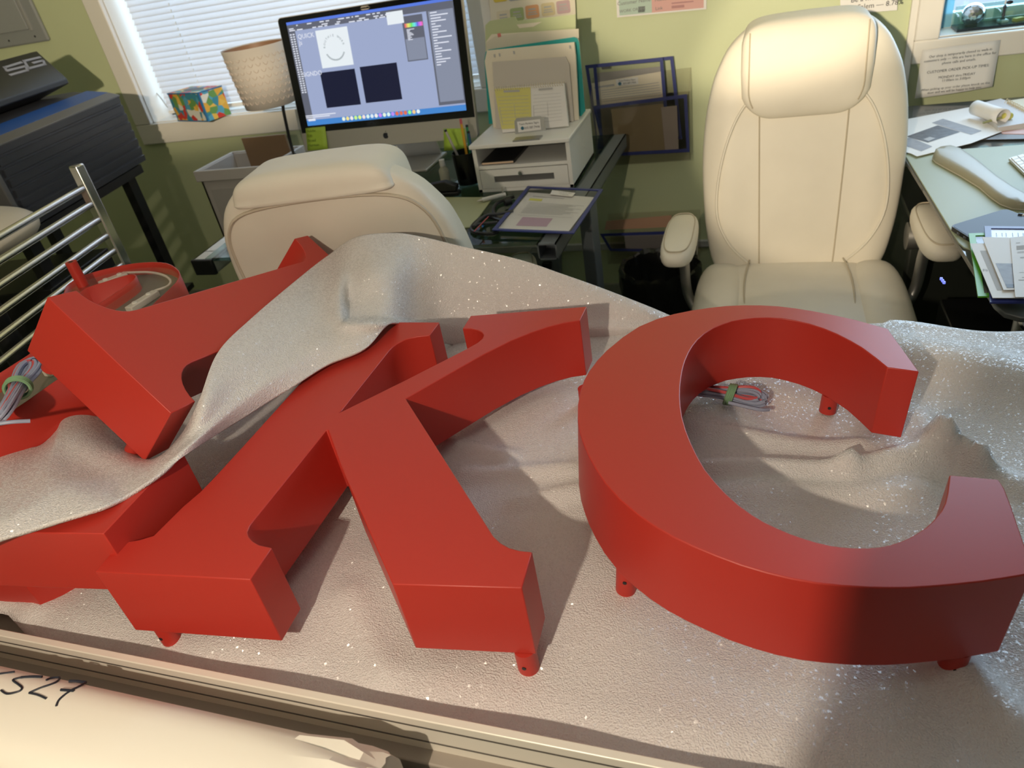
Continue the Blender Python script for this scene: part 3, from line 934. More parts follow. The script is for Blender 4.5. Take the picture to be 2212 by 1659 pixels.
        bm = T([(sx * 0.262, 0.14, 0.575), (sx * 0.305, 0.14, 0.575)], 0.035, 24)
        mesh_obj('arm_pivot', bm, M_GREY_METAL, arm, local=True)
    # base
    mesh_obj('seat_plate', B((-0.14, -0.14, 0.35), (0.14, 0.12, 0.39)), M_BLACK, r, local=True)
    mesh_obj('gas_column', T([(0, 0, 0.10), (0, 0, 0.36)], 0.028, 16), M_CHROME, r, local=True)
    for k in range(5):
        t = 2 * math.pi * k / 5 + 0.3; dx, dy = math.cos(t), math.sin(t)
        lg = mesh_obj('base_arm', T([(0, 0, 0.11), (dx * 0.3, dy * 0.3, 0.08)], [0.026, 0.016], 10), M_CHROME, r, local=True)
        mesh_obj('caster', T([(dx * 0.3 - dy * 0.02, dy * 0.3 + dx * 0.02, 0.03), (dx * 0.3 + dy * 0.02, dy * 0.3 - dx * 0.02, 0.03)], 0.03, 16), M_BLACK, lg, local=True)
    return r


make_chair('cream leather executive chair facing the camera behind the letter C', (0.107, 1.79, 0), 0)
ch1 = make_chair('cream leather executive chair seen from behind, pulled up to the computer desk', (-0.855, 1.50, 0), R_(180 + 12))
ch1['label'] = 'cream leather executive chair seen from behind, pulled up to the computer desk'

# a third seat edge, far left
r = thing('stool', 'cream rounded seat corner at the far left behind the chrome rods', 'stool', (-1.86, 1.16, 0))
bm = NB(); cushion(bm, (-1.955, 1.18, 0.955), (0.245, 0.21, 0.06), (2.4, 2.4, 2.2), 16)
mesh_obj('seat_cushion', bm, mat('ivory_vinyl', (0.72, 0.66, 0.55), 0.45), r)
mesh_obj('post', T([(-1.875, 1.16, 0.03), (-1.875, 1.16, 0.90)], 0.03, 12), M_BLACK, r)
mesh_obj('foot_disc', lathe(NB(), [(0.001, 0.03), (0.2, 0.02), (0.21, 0)], (-1.875, 1.16, 0), 32), M_BLACK, r)

# ================================================================== DESK (left) and what stands on it
DZ = 0.74
r = thing('glass_desk', 'glass topped computer desk with grey metal side rails against the green wall', 'desk', (-1.0, 2.0, 0))
gl = [V((-1.50, 1.545, DZ)), V((-0.505, 1.585, DZ)), V((-0.475, 2.50, DZ)), V((-1.60, 2.50, DZ))]
mesh_obj('glass_top', P([p - V((0, 0, 0.009)) for p in gl], (0, 0, 0.009)), clear('desk_glass', (0.62, 0.78, 0.72), 0.10, 0.75, 0.03), r, smooth=0)
M_SLATE = mat('slate_metal', (0.16, 0.18, 0.20), 0.4, metal=0.3)
def rail(x0, x1, y0, y1, xs):
    bm = NB(); z0, z1 = DZ - 0.045, DZ - 0.002
    for lo, hi in (((x0, y0, z1 - 0.004), (x1, y1, z1)), ((x0, y0, z0), (x1, y1, z0 + 0.004)), ((x0, y0, z0), (x0 + 0.004, y1, z1)), ((x1 - 0.004, y0, z0), (x1, y1, z1)), ((x0, y0 + 0.06, z0), (x1, y0 + 0.064, z1))):
        box(bm, lo, hi)
    for v in bm.verts: v.co.x += xs * (v.co.y - y0)
    return bm
mesh_obj('side_rail', rail(-0.512, -0.462, 1.575, 2.5, 0.03), M_SLATE, r, smooth=0)
o = mesh_obj('side_rail', rail(-1.542, -1.475, 1.54, 2.5, -0.09), M_SILVER, r, smooth=0)
mesh_obj('rail_cap', B((-1.544, 1.532, DZ - 0.047), (-1.472, 1.545, DZ + 0.0)), M_BLACK, o, bevel=0.003)
for x in (-0.47, -1.57):
    mesh_obj('leg', B((x - 0.018, 1.93, 0), (x + 0.018, 2.02, DZ - 0.045)), M_SLATE, r, bevel=0.003)
    mesh_obj('foot', B((x - 0.025, 1.62, 0), (x + 0.025, 2.42, 0.03)), M_SLATE, r, bevel=0.004)
o = mesh_obj('desk_pad', P([V((-1.30, 1.60, DZ)), atz(1018, 492, DZ), atz(1066, 428, DZ), V((-1.28, 2.0, DZ))], (0, 0, 0.003)), mat('desk_pad_green', (0.45, 0.47, 0.26), 0.5), None)
tag(o, 'pale green desk pad under the loose white pen on the glass desk', 'desk pad')

# all-in-one computer
r = thing('desktop_computer', 'large all-in-one computer with black bezel showing grey design software', 'computer', (-1.18, 2.30, DZ))
TL = aty(597, 38, 2.267); TRp = aty(994, -22, 2.267); BLp = aty(663, 335, 2.197); BRp = aty(1032, 290, 2.197)
BLp.x = (BLp.x + TL.x) / 2; TL.x = BLp.x; TRp.x = BRp.x = (TRp.x + BRp.x) / 2
TL.z = TRp.z = (TL.z + TRp.z) / 2; BLp.z = BRp.z = (BLp.z + BRp.z) / 2
nrm = (BRp - BLp).cross(TL - BLp).normalized()
if nrm.y > 0: nrm = -nrm
q = Quad4(TL, TRp, BRp, BLp, nrm)
cb = 0.852       # chin line
def round_pts(qd, a0, b0, a1, b1, rr, asp, off=0.0, n=5):
    pts = []
    for (ca, cb_, t0) in ((a1 - rr, b0 + rr * asp, -90), (a1 - rr, b1 - rr * asp, 0), (a0 + rr, b1 - rr * asp, 90), (a0 + rr, b0 + rr * asp, 180)):
        for k in range(n + 1):
            t = R_(t0 + 90 * k / n); pts.append(qd.at(ca + rr * math.cos(t), cb_ + rr * asp * math.sin(t), off))
    return pts
ASP = (TRp - TL).length / (TL - BLp).length
mesh_obj('rear_shell', P(round_pts(q, 0, 0, 1, 1, 0.02, ASP, -0.001), -nrm * 0.018), M_SILVER, r, smooth=30)
bez = [q.at(0.004, cb), q.at(0.996, cb)] + [p for p in round_pts(q, 0.004, 0.006, 0.996, 0.9, 0.018, ASP)[:6]] + [p for p in round_pts(q, 0.004, 0.006, 0.996, 0.9, 0.018, ASP)[18:24]]
bez = [q.at(0.996, cb)] + [q.at(0.004, cb)] + round_pts(q, 0.004, 0.006, 0.996, 0.9, 0.018, ASP)[18:24] + round_pts(q, 0.004, 0.006, 0.996, 0.9, 0.018, ASP)[0:6]
mesh_obj('bezel', P(bez, nrm * 0.0015), mat('bezel_black', (0.008, 0.009, 0.012), 0.12), r, smooth=0)
chin = [q.at(0.0, cb), q.at(1.0, cb)] + round_pts(q, 0, 0.7, 1, 1, 0.02, ASP)[6:18]
chin = [q.at(1.0, cb)] + round_pts(q, 0, 0.7, 1, 1, 0.02, ASP)[6:18] + [q.at(0.0, cb)]
ch = mesh_obj('chin', P(chin, nrm * 0.0015), M_SILVER, r, smooth=0)
def emis(name, c, s=1.0): return mat(name, (0, 0, 0), 0.4, emit=c, estr=s)
PW = lambda x, y: atp(x, y, TL + nrm * 0.0016, nrm)
def zq(x, y): return PW(480 + x / 3.95, y / 3.95)
scr = Quad4(zq(527, 188), zq(1957, -15), zq(2092, 942), zq(748, 1072), nrm)
uq = (TRp - TL).normalized(); vq = (TL - BLp).normalized()
# screen rectangle in the panel plane
s0 = scr.at(0, 0); a0 = (scr.c[0] - TL).dot(uq); a1 = (scr.c[1] - TL).dot(uq)
SW = ((scr.c[1] + scr.c[2]) / 2 - (scr.c[0] + scr.c[3]) / 2).dot(uq)
xl = ((scr.c[0] + scr.c[3]) / 2 - TL).dot(uq); ztp = -((scr.c[0] + scr.c[1]) / 2 - TL).dot(vq); zbt = -((scr.c[2] + scr.c[3]) / 2 - TL).dot(vq)
S = lambda a_, b2: TL + uq * (xl + SW * a_) - vq * (ztp + (zbt - ztp) * b2) + nrm * 0.0016
sq = Quad4(S(0, 0), S(1, 0), S(1, 1), S(0, 1), nrm)
def uv(x, y):
    p = zq(x, y) - TL; return ((p.dot(uq) - xl) / SW, (-p.dot(vq) - ztp) / (zbt - ztp))
bm = NB(); sq.rect(bm, 0, 0, 1, 1, 0.0002)
screen = mesh_obj('screen', bm, emis('screen_canvas', (0.34, 0.40, 0.60), 1.0), r, smooth=0)
def ui(name, m, rects, off=0.0006):
    bm = NB()
    for a_ in rects: sq.rect(bm, *a_, off)
    return mesh_obj(name, bm, m, screen, smooth=0)
ui('menu_bar', emis('ui_blue', (0.10, 0.20, 0.75), 1.0), [(0, 0, 1, 0.026)])
ui('toolbar', emis('ui_grey', (0.12, 0.13, 0.17), 1.0), [(0, 0.026, 1, 0.085), (0, 0.085, 0.045, 0.93), (0.845, 0.085, 1, 0.93), (0.70, 0.10, 0.82, 0.50)])
ui('side_panel', emis('ui_panel', (0.24, 0.27, 0.36), 1.0), [(0.855, 0.09, 0.995, 0.90), (0.705, 0.30, 0.815, 0.49)], 0.0009)
ui('dock_strip', emis('ui_dock', (0.06, 0.24, 0.62), 1.0), [(0, 0.945, 1, 1.0)])
u0, v0 = uv(790, 285); u1, v1 = uv(1120, 600)
for rc in ((0.172, 0.112, 0.372, 0.462), (0.615, 0.045, 0.712, 0.155)): ui('artboard', emis('ui_white', (0.80, 0.86, 0.90), 1.0), [rc], 0.0009)
for rc in ((0.150, 0.500, 0.372, 0.842), (0.405, 0.492, 0.632, 0.835)): ui('black_artboard', emis('ui_black', (0.010, 0.012, 0.035), 1.0), [rc], 0.0009)
bm = NB()
for k, c in enumerate('ROUTHIE WORK'):
    t = R_(200 - 18 * k) if False else R_(172 - k * 14.5)
    ctr = sq.at(0.272, 0.287); rad = 0.036
    d = uq * math.cos(t) + vq * math.sin(t); tn = uq * math.sin(t) - vq * math.cos(t)
    if c != ' ': text_bm(bm, c, ctr + d * rad + nrm * 0.0012, tn, d, 0.0095)
for k in range(24):
    t = R_(208 + k * 5.4); ctr = sq.at(0.272, 0.287); d = uq * math.cos(t) + vq * math.sin(t); tn = uq * -math.sin(t) + vq * math.cos(t)
    c0_ = ctr + d * 0.036 + nrm * 0.0012
    quad(bm, [c0_ - tn * 0.0009 - d * 0.0025, c0_ + tn * 0.0009 - d * 0.0025, c0_ + tn * 0.0009 + d * 0.0025, c0_ - tn * 0.0009 + d * 0.0025])
mesh_obj('circular_lettering', bm, emis('ui_text_dark', (0.12, 0.16, 0.18), 1.0), screen, smooth=0)
random.seed(2)
for b2 in (0.034, 0.058, 0.074):
    rects = []; a_ = 0.01
    while a_ < 0.62:
        w_ = random.uniform(0.008, 0.04)
        if random.random() < 0.6: rects.append((a_, b2, a_ + w_, b2 + 0.010))
        a_ += w_ + 0.012
    ui('toolbar_text', emis('ui_text', (0.75, 0.78, 0.88), 1.0), rects, 0.0012)
ui('tool_icons', MATS['ui_text'], [(x_, 0.11 + k * 0.022, x_ + 0.012, 0.122 + k * 0.022) for k in range(26) for x_ in (0.008, 0.026)], 0.0012)
ui('panel_text', MATS['ui_text'], [(0.865, 0.10 + k * 0.024, 0.865 + random.uniform(0.02, 0.11), 0.110 + k * 0.024) for k in range(20)], 0.0012)
ui('layer_text', MATS['ui_text'], [(0.72, 0.215 + k * 0.010, 0.735 + random.uniform(0, 0.03), 0.221 + k * 0.010) for k in range(10)], 0.0012)
ui('status_text', MATS['ui_text'], [(0.0, 0.895, 0.20, 0.905), (0.0, 0.912, 0.16, 0.922), (0.012, 0.93, 0.06, 0.955)], 0.0012)
bm = NB(); text_bm(bm, 'QUICK', sq.at(0.055, 0.145, 0.0012), uq, vq, 0.020, 'LEFT'); text_bm(bm, 'SIGNDO', sq.at(0.035, 0.50, 0.0012), uq, vq, 0.020, 'LEFT')
text_bm(bm, 'Js', sq.at(0.055, 0.20, 0.0012), uq, vq, 0.020, 'LEFT')
mesh_obj('caption_lettering', bm, emis('ui_caption', (0.8, 0.82, 0.9), 1.0), screen, smooth=0)
for k in range(12):
    import colorsys
    c = colorsys.hsv_to_rgb(k / 12, 0.8, 0.8)
    ui('colour_swatch', emis('ui_hue%d' % k, c, 1.0), [(0.712 + k * 0.0088, 0.165, 0.712 + (k + 1) * 0.0088, 0.20)], 0.0013)
random.seed(8)
for k in range(19):
    c = colorsys.hsv_to_rgb(random.random(), random.choice((0.1, 0.2, 0.7)), 0.9)
    if k in (13, 14, 15): c = (0.75, 0.16, 0.08)
    ctr = sq.at(0.245 + k * 0.0262, 0.965, 0.0010)
    bm = NB(); vs = [bm.verts.new(ctr + uq * 0.0062 * math.cos(t) + vq * 0.0062 * math.sin(t)) for t in [2 * math.pi * j / 14 for j in range(14)]]; bm.faces.new(vs)
    mesh_obj('dock_icon', bm, emis('dock_icon%d' % k, c, 1.0), screen, smooth=0)
# emblem on the chin: bitten apple outline with a leaf
ac = q.at(0.497, 0.925, 0.0022); sc_ = 0.0105
ap = []
for k in range(40):
    t = 2 * math.pi * k / 40
    rx, ry = 0.92 * math.sin(t), math.cos(t)
    rr = 1.0 - 0.16 * math.exp(-(((t + math.pi) % (2 * math.pi) - math.pi) / 0.35) ** 2) - 0.10 * math.exp(-((t - math.pi) / 0.3) ** 2)
    x, y = rx * rr, ry * rr * 0.98
    dx, dy = x - 1.08, y - 0.12
    if math.hypot(dx, dy) < 0.42:
        f = 0.42 / max(0.05, math.hypot(dx, dy)); x, y = 1.08 + dx * f, 0.12 + dy * f
    ap.append(ac + uq * x * sc_ + vq * (y - 0.05) * sc_)
bm = NB(); bm.faces.new([bm.verts.new(p) for p in ap])
lf = [(0.05, 1.0), (0.12, 1.28), (0.34, 1.5), (0.36, 1.25), (0.22, 1.06)]
bm.faces.new([bm.verts.new(ac + uq * x * sc_ + vq * y * sc_) for x, y in lf])
mesh_obj('emblem', bm, M_INK, ch, smooth=0, label='black bitten apple emblem')
bm = P(round_pts(q, 0.478, 0.012, 0.528, 0.038, 0.012, ASP, 0.0015), nrm * 0.003)
wc = mesh_obj('webcam_cover', bm, mat('beige_plastic', (0.6, 0.55, 0.48), 0.4), r, label='beige sliding webcam cover')
bm = NB(); cc = q.at(0.517, 0.024, 0.0048); bm.faces.new([bm.verts.new(cc + uq * 0.003 * math.cos(t) + vq * 0.003 * math.sin(t)) for t in [2 * math.pi * j / 12 for j in range(12)]])
mesh_obj('cover_dot', bm, M_BLACK, wc, smooth=0)
foot = [V((-1.285, 2.22, DZ)), V((-1.075, 2.22, DZ)), V((-1.075, 2.42, DZ)), V((-1.285, 2.42, DZ))]
mesh_obj('stand_foot', P(foot, (0, 0, 0.008)), M_SILVER, r, bevel=0.002)
mesh_obj('stand_neck', P([V((-1.27, 2.40, DZ + 0.006)), V((-1.27, 2.41, DZ + 0.006)), V((-1.27, 2.285, 1.0)), V((-1.27, 2.275, 1.0))], (0.18, 0, 0)), M_SILVER, r, smooth=0)
mesh_obj('power_cord', T(smooth_line([V((-1.16, 2.41, 0.85)), V((-1.02, 2.42, 0.83)), V((-0.98, 2.42, 0.78)), V((-1.04, 2.46, DZ + 0.004))]), 0.003, 8), M_WHITEP, r)
# sticky notes on the chin
M_STICKY = mat('lime_sticky', (0.42, 0.62, 0.07), 0.6)
def sticky(label, px, ink):
    p = [atp(x, y, BLp + nrm * 0.004, nrm) for x, y in px]
    p[2] += nrm * 0.008; p[3] += nrm * 0.010
    r = thing('sticky_note', label, 'sticky note', p[0])
    bm = NB(); rows = [[lerp(lerp(p[0], p[1], i / 4), lerp(p[3], p[2], i / 4), j / 4) for i in range(5)] for j in range(5)]
    gridmesh(bm, rows); o = mesh_obj('note_paper', bm, M_STICKY, r); s = o.modifiers.new('t', 'SOLIDIFY'); s.thickness = 0.0006
    bm = NB(); u2 = (p[1] - p[0]).normalized(); v2 = (p[0] - p[3]).normalized()
    for k, t in enumerate(ink):
        text_bm(bm, t, lerp(p[0], p[3], 0.14 + 0.21 * k) + u2 * 0.006 + u2.cross(v2) * 0.002, u2, v2, 0.013, 'LEFT')
    mesh_obj('note_writing', bm, mat('note_ink', (0.12, 0.20, 0.03), 0.6), r, smooth=0)
sticky('lime green sticky note with handwriting hanging off the left of the computer chin', [(660, 277), (702, 273), (711, 321), (668, 325)], ['Adobe', 'Edit', 'Broad', 'Harmon'])
sticky('lime green sticky note without clear writing at the right of the computer chin', [(958, 278), (1004, 277), (1008, 321), (962, 325)], [])

# lamp with perforated drum shade
r = thing('table_lamp', 'small lamp with white drum shade of scalloped pattern beside the computer', 'lamp', (-1.66, 2.32, DZ))
cx, cy = -1.70, 2.36
z0, z1 = 0.985, 1.185
bm = NB(); lathe(bm, [(0.094, z0), (0.112, z1)], (cx, cy, 0), 48)
M_SHADE = mat('lamp_shade_white', (0.80, 0.75, 0.70), 0.6, translucent=0.25)
sh = mesh_obj('lamp_shade', bm, M_SHADE, r)
s = sh.modifiers.new('t', 'SOLIDIFY'); s.thickness = 0.002
bm = NB(); lathe(bm, [(0.1085, z0 + 0.002), (0.1085, z1 - 0.002)], (cx, cy, 0), 48)
bm.free()
mesh_obj('shade_lining', lathe(NB(), [(0.090, z0 + 0.003), (0.1085, z1 - 0.003)], (cx, cy, 0), 48), mat('shade_lining_bronze', (0.30, 0.17, 0.10), 0.5), sh)
bm = NB()
for k in range(8):
    zz = z0 + 0.02 + k * 0.0205
    for j in range(26):
        t0 = 2 * math.pi * (j + 0.5 * (k % 2)) / 26
        rr = 0.094 + 0.018 * (zz - z0) / (z1 - z0) + 0.0012
        pts = [(cx + rr * math.cos(t0 + d * 0.08), cy + rr * math.sin(t0 + d * 0.08), zz + 0.009 * d * d) for d in (-1, -0.5, 0, 0.5, 1)]
        if math.sin(t0) < 0.3: tube(bm, pts, 0.0014, 5)
mesh_obj('scallop_pattern', bm, mat('scallop_beige', (0.62, 0.54, 0.48), 0.6), sh)  # scallop ridges in a darker beige than the drum
pl = [aty(612, 238, cy), aty(624, 295, cy), aty(634, 332, cy)]
bt = V((-1.60, cy, DZ + 0.008))
mesh_obj('pole', T([V((cx + 0.06, cy, z0 + 0.05)), pl[0], pl[1], pl[2], bt], 0.006, 10), M_BLACK, r)
mesh_obj('base', lathe(NB(), [(0.001, 0.014), (0.065, 0.012), (0.07, 0)], (bt.x, bt.y, DZ), 32), M_BLACK, r)
mesh_obj('shade_ring', T([V((cx, cy, z0 + 0.05)), V((cx + 0.06, cy, z0 + 0.05))], 0.004, 8), M_BLACK, r)

# tissue box on the sill
def tpt(x, y, yy): return aty(x, y, yy)
r = thing('tissue_box', 'colourful fruit-patterned tissue box standing on the window sill', 'tissue box', (-2.33, 2.72, 0.912))
bx = Matrix.Translation((aty(432, 228, 2.63).x, 2.630, 0.9135)) @ Matrix.Rotation(R_(-20), 4, 'Z')
M_TB = bpy.data.materials.new('tissue_box_print'); M_TB.use_nodes = True
nt = M_TB.node_tree; b = nt.nodes['Principled BSDF']; b.inputs['Roughness'].default_value = 0.5
tc = nt.nodes.new('ShaderNodeTexCoord'); vo = nt.nodes.new('ShaderNodeTexVoronoi'); vo.inputs['Scale'].default_value = 38
rp = nt.nodes.new('ShaderNodeValToRGB'); rp.color_ramp.interpolation = 'CONSTANT'
els = [(0.0, (0.80, 0.45, 0.06)), (0.18, (0.65, 0.05, 0.04)), (0.34, (0.05, 0.28, 0.40)), (0.5, (0.15, 0.35, 0.10)), (0.64, (0.80, 0.80, 0.75)), (0.8, (0.85, 0.55, 0.10)), (0.9, (0.10, 0.40, 0.60))]
while len(rp.color_ramp.elements) < len(els): rp.color_ramp.elements.new(0.99)
for e_, (p_, c_) in zip(rp.color_ramp.elements, els): e_.position = p_; e_.color = (*c_, 1)
sp = nt.nodes.new('ShaderNodeSeparateColor')
nt.links.new(tc.outputs['Object'], vo.inputs['Vector']); nt.links.new(vo.outputs['Color'], sp.inputs[0]); nt.links.new(sp.outputs[0], rp.inputs[0]); nt.links.new(rp.outputs[0], b.inputs['Base Color'])
mesh_obj('carton', B((-0.118, -0.058, 0), (0.118, 0.058, 0.115), bx), M_TB, r, bevel=0.002)
bm = NB()
for lo, hi in (((-0.1185, -0.0588, 0), (0.1185, -0.0578, 0.005)), ((-0.1185, -0.0588, 0.110), (0.1185, -0.0578, 0.1155)), ((0.112, -0.0588, 0), (0.1188, -0.0575, 0.1155)), ((0.1178, -0.0588, 0.110), (0.1188, 0.0585, 0.1155)), ((0.1178, -0.058, 0.0), (0.1188, -0.05, 0.1155))):
    box(bm, lo, hi, bx)
mesh_obj('blue_border', bm, mat('border_blue', (0.03, 0.18, 0.40), 0.5), r)
bm = NB(); vs = [bm.verts.new(bx @ V((0.07 * math.cos(t), 0.028 * math.sin(t), 0.1156))) for t in [2 * math.pi * k / 24 for k in range(24)]]; bm.faces.new(vs)
mesh_obj('opening', bm, M_BLACK, r, smooth=0)
# dried sprig on the sill
r = thing('dried_sprig', 'thin twig with a pale fluffy tip leaning in the window corner', 'twig', aty(361, 236, 2.72))
p0, p1 = aty(362, 232, 2.725), aty(330, 192, 2.75)
mesh_obj('twig', T([p0, lerp(p0, p1, 0.5) + V((0.002, 0, 0.004)), p1], 0.002, 6), mat('twig_brown', (0.30, 0.25, 0.18), 0.7), r)
bm = NB(); bmesh.ops.create_icosphere(bm, subdivisions=2, radius=0.010, matrix=Matrix.Translation(p1))
random.seed(1)
for v in bm.verts: v.co += V((random.uniform(-1, 1), random.uniform(-1, 1), random.uniform(-1, 1))) * 0.004
mesh_obj('fluffy_tip', bm, mat('fluff', (0.75, 0.73, 0.62), 0.8), r)

# bin with cardboard left of the chair
r = thing('storage_bin', 'white plastic bin with brown cardboard inside left of the rear-facing chair', 'bin', (-1.86, 2.3, 0))
bm = NB()
x0, x1, y0, y1, zt = -2.02, -1.70, 2.22, 2.45, 0.80
for lo, hi in (((x0, y0, 0), (x1, y0 + 0.008, zt)), ((x0, y1 - 0.008, 0), (x1, y1, zt)), ((x0, y0, 0), (x0 + 0.008, y1, zt)), ((x1 - 0.008, y0, 0), (x1, y1, zt)), ((x0, y0, 0), (x1, y1, 0.01))): box(bm, lo, hi)
mesh_obj('bin_body', bm, mat('bin_grey_white', (0.52, 0.50, 0.48), 0.5), r)
bm = NB()
for lo, hi in (((x0 - 0.012, y0 - 0.012, zt - 0.035), (x1 + 0.012, y0, zt + 0.006)), ((x0 - 0.012, y1, zt - 0.035), (x1 + 0.012, y1 + 0.012, zt + 0.006)), ((x0 - 0.012, y0, zt - 0.035), (x0, y1, zt + 0.006)), ((x1, y0, zt - 0.035), (x1 + 0.012, y1, zt + 0.006))): box(bm, lo, hi)
mesh_obj('bin_rim', bm, mat('bin_rim', (0.60, 0.58, 0.56), 0.45), r, bevel=0.003)
mesh_obj('front_panel', B((x0 + 0.03, y0 - 0.003, 0.3), (x1 - 0.03, y0, zt - 0.07)), mat('bin_panel', (0.46, 0.45, 0.43), 0.5), r)
mesh_obj('cardboard', B((x0 + 0.10, y1 - 0.045, 0.4), (x1 - 0.02, y1 - 0.035, 0.865)), mat('cardboard', (0.25, 0.16, 0.09), 0.8), r)

# white drawer organiser and what stands on it
r = thing('desk_organizer', 'white desktop organizer with open shelf and lower drawer', 'organizer', (-0.65, 2.1, DZ))
ox0, ox1, oy0, oy1, oz = -0.797, -0.503, 1.972, 2.275, 0.884
bm = NB(); t = 0.012
for lo, hi in (((ox0, oy0, DZ), (ox0 + t, oy1, oz - t)), ((ox1 - t, oy0, DZ), (ox1, oy1, oz - t)), ((ox0, oy0, DZ), (ox1, oy1, DZ + 0.010)), ((ox0 + t, oy1 - 0.006, DZ), (ox1 - t, oy1, oz - t)), ((ox0 + t, oy0 + 0.002, 0.808), (ox1 - t, oy1, 0.818))): box(bm, lo, hi)
mesh_obj('organizer_body', bm, M_WHITEP, r, bevel=0.001)
mesh_obj('organizer_top', B((ox0 - 0.004, oy0 - 0.012, oz - t), (ox1 + 0.004, oy1, oz)), M_WHITEP, r, bevel=0.003)
bm = NB()
dx0, dx1, dz0, dz1 = ox0 + t + 0.001, ox1 - t - 0.001, DZ + 0.011, 0.806
sx0, sx1, sz0, sz1 = dx0 + 0.042, dx1 - 0.042, 0.768, 0.787
for lo, hi in (((dx0, oy0, dz0), (sx0, oy0 + 0.008, dz1)), ((sx1, oy0, dz0), (dx1, oy0 + 0.008, dz1)), ((sx0, oy0, dz0), (sx1, oy0 + 0.008, sz0)), ((sx0, oy0, sz1), (sx1, oy0 + 0.008, dz1))): box(bm, lo, hi)
dr = mesh_obj('drawer', bm, M_WHITEP, r)
mesh_obj('drawer_slot', B((sx0, oy0 + 0.005, sz0), (sx1, oy0 + 0.008, sz1)), M_GREYP, dr, label='dark slot in the drawer front')
mesh_obj('drawer_knob', lathe(NB(), [(0.0001, 0.012), (0.006, 0.012), (0.007, 0.006), (0.004, 0)], (0, 0, 0), 16), M_CHROME, dr, local=True)
kn = bpy.data.objects['drawer_knob']; kn.location = V(((ox0 + ox1) / 2 - 0.006, oy0, 0.795)) - dr.parent.location; kn.rotation_euler = (R_(90), 0, 0)
r = thing('notebook', 'black notebook with red mark lying on the organizer shelf', 'notebook', (-0.74, 2.05, 0.818))
mesh_obj('cover', B((ox0 + 0.018, oy0 + 0.012, 0.8185), (ox0 + 0.12, oy0 + 0.18, 0.8275)), M_BLACK, r, bevel=0.001)
mesh_obj('page_block', B((ox0 + 0.020, oy0 + 0.0112, 0.8205), (ox0 + 0.118, oy0 + 0.0125, 0.8255)), mat('page_edge', (0.75, 0.55, 0.40), 0.6), r)


def sheet(name, label, cat, pxs, y, lean, m, th=0.002, prints=None, group=None, parent=None):
    """upright sheet: y at its foot, leaning back by lean per metre"""
    zs = [p[1] for p in pxs]; zlo = min(aty(px, py, y).z for px, py in pxs)
    n = V((0, -1, -lean)).normalized()       # faces the room
    n = V((0, -1, lean)).normalized()
    p0 = V((0, y, oz))
    pts = [atp(px, py, p0, n) for px, py in pxs]
    for p_ in pts: p_.z = max(p_.z, oz + 0.0008)
    r = thing(name, label, cat, pts[-1], (0, 0, 0), group)
    bm = P([p - n * th for p in pts], n * th)
    mesh_obj('sheet' if name in ('paper', 'poster') else 'cover', bm, m, r, smooth=0)
    return r, pts, n


oz_ = oz
G = 'papers filed on the organizer'
r, p, n = sheet('file_folder', 'pale green tabbed file folder rearmost on the organizer', 'folder', [(1048, 55), (1058, 45), (1112, 36), (1117, 45), (1243, 31), (1246, 230), (1052, 240)], 2.255, 0.10, mat('pale_green_card', (0.55, 0.62, 0.36), 0.6), 0.004, group=None)
bm = NB(); quad(bm, [atp(x, y, p[0] + n * 0.001, n) for x, y in ((1116, 53), (1171, 47), (1152, 58), (1122, 61))]); mesh_obj('tab_paper', bm, M_CREAMP, r, smooth=0)
r, p, n = sheet('plastic_sleeve', 'clear plastic sleeve holding papers in front of the green folder', 'sleeve', [(1050, 92), (1070, 78), (1256, 56), (1262, 250), (1056, 262)], 2.225, 0.11, M_CLEARV, 0.002)
bm = P([atp(x, y, V((0, 2.232, oz)), n) for x, y in ((1050, 90), (1062, 74), (1250, 62), (1256, 245), (1058, 255))], n * 0.001); mesh_obj('enclosed_paper', bm, M_CREAMP, r, smooth=0)
bm = NB(); quad(bm, [atp(x, y, V((0, 2.2305, oz)), n) for x, y in ((1074, 73), (1081, 71), (1083, 79), (1076, 81))]); mesh_obj('pink_spot', bm, mat('pink_ink', (0.8, 0.25, 0.22), 0.6), r, smooth=0)
r, p, n = sheet('folder', 'glossy teal plastic folder with rounded corners on the organizer', 'folder', [(1046, 130), (1049, 112), (1056, 107), (1240, 80), (1247, 83), (1251, 92), (1264, 240), (1256, 252), (1056, 268)], 2.19, 0.12, mat('teal_plastic', (0.02, 0.36, 0.36), 0.25), 0.006)
r, p, n = sheet('paper_file', 'cream form and grey document stack leaning in front of the teal folder', 'papers', [(1052, 109), (1240, 91), (1243, 120), (1250, 262), (1067, 283), (1047, 132)], 2.145, 0.14, M_CREAMP, 0.010)
bm = P([atp(x, y, V((0, 2.132, oz)), n) for x, y in ((1064, 134), (1222, 122), (1230, 140), (1240, 262), (1072, 278))], n * 0.003); mesh_obj('grey_document', bm, mat('greyed_paper', (0.62, 0.58, 0.52), 0.5), r, smooth=0, label='grey document in front of the cream form')
bm = NB()
for x0_, y0_ in ((1066, 117), (1077, 115), (1108, 110), (1229, 98)):
    quad(bm, [atp(x, y, V((0, 2.1335, oz)), n) for x, y in ((x0_, y0_), (x0_ + 3, y0_), (x0_ + 4, y0_ + 7), (x0_ + 1, y0_ + 7))])
mesh_obj('form_print', bm, M_PRINTL, r, smooth=0)
r, p, n = sheet('notepad', 'spiral bound order pad, yellow left page and white right page', 'notepad', [(1068, 192), (1218, 180), (1228, 272), (1086, 287)], 2.07, 0.20, M_PAPER, 0.010)
yq = Quad4(*[atp(x, y, p[0] + n * 0.001, n) for x, y in ((1068, 192), (1146, 188), (1149, 276), (1084, 279))], n)
wq = Quad4(*[atp(x, y, p[0] + n * 0.001, n) for x, y in ((1147, 188), (1214, 183), (1220, 268), (1151, 276))], n)
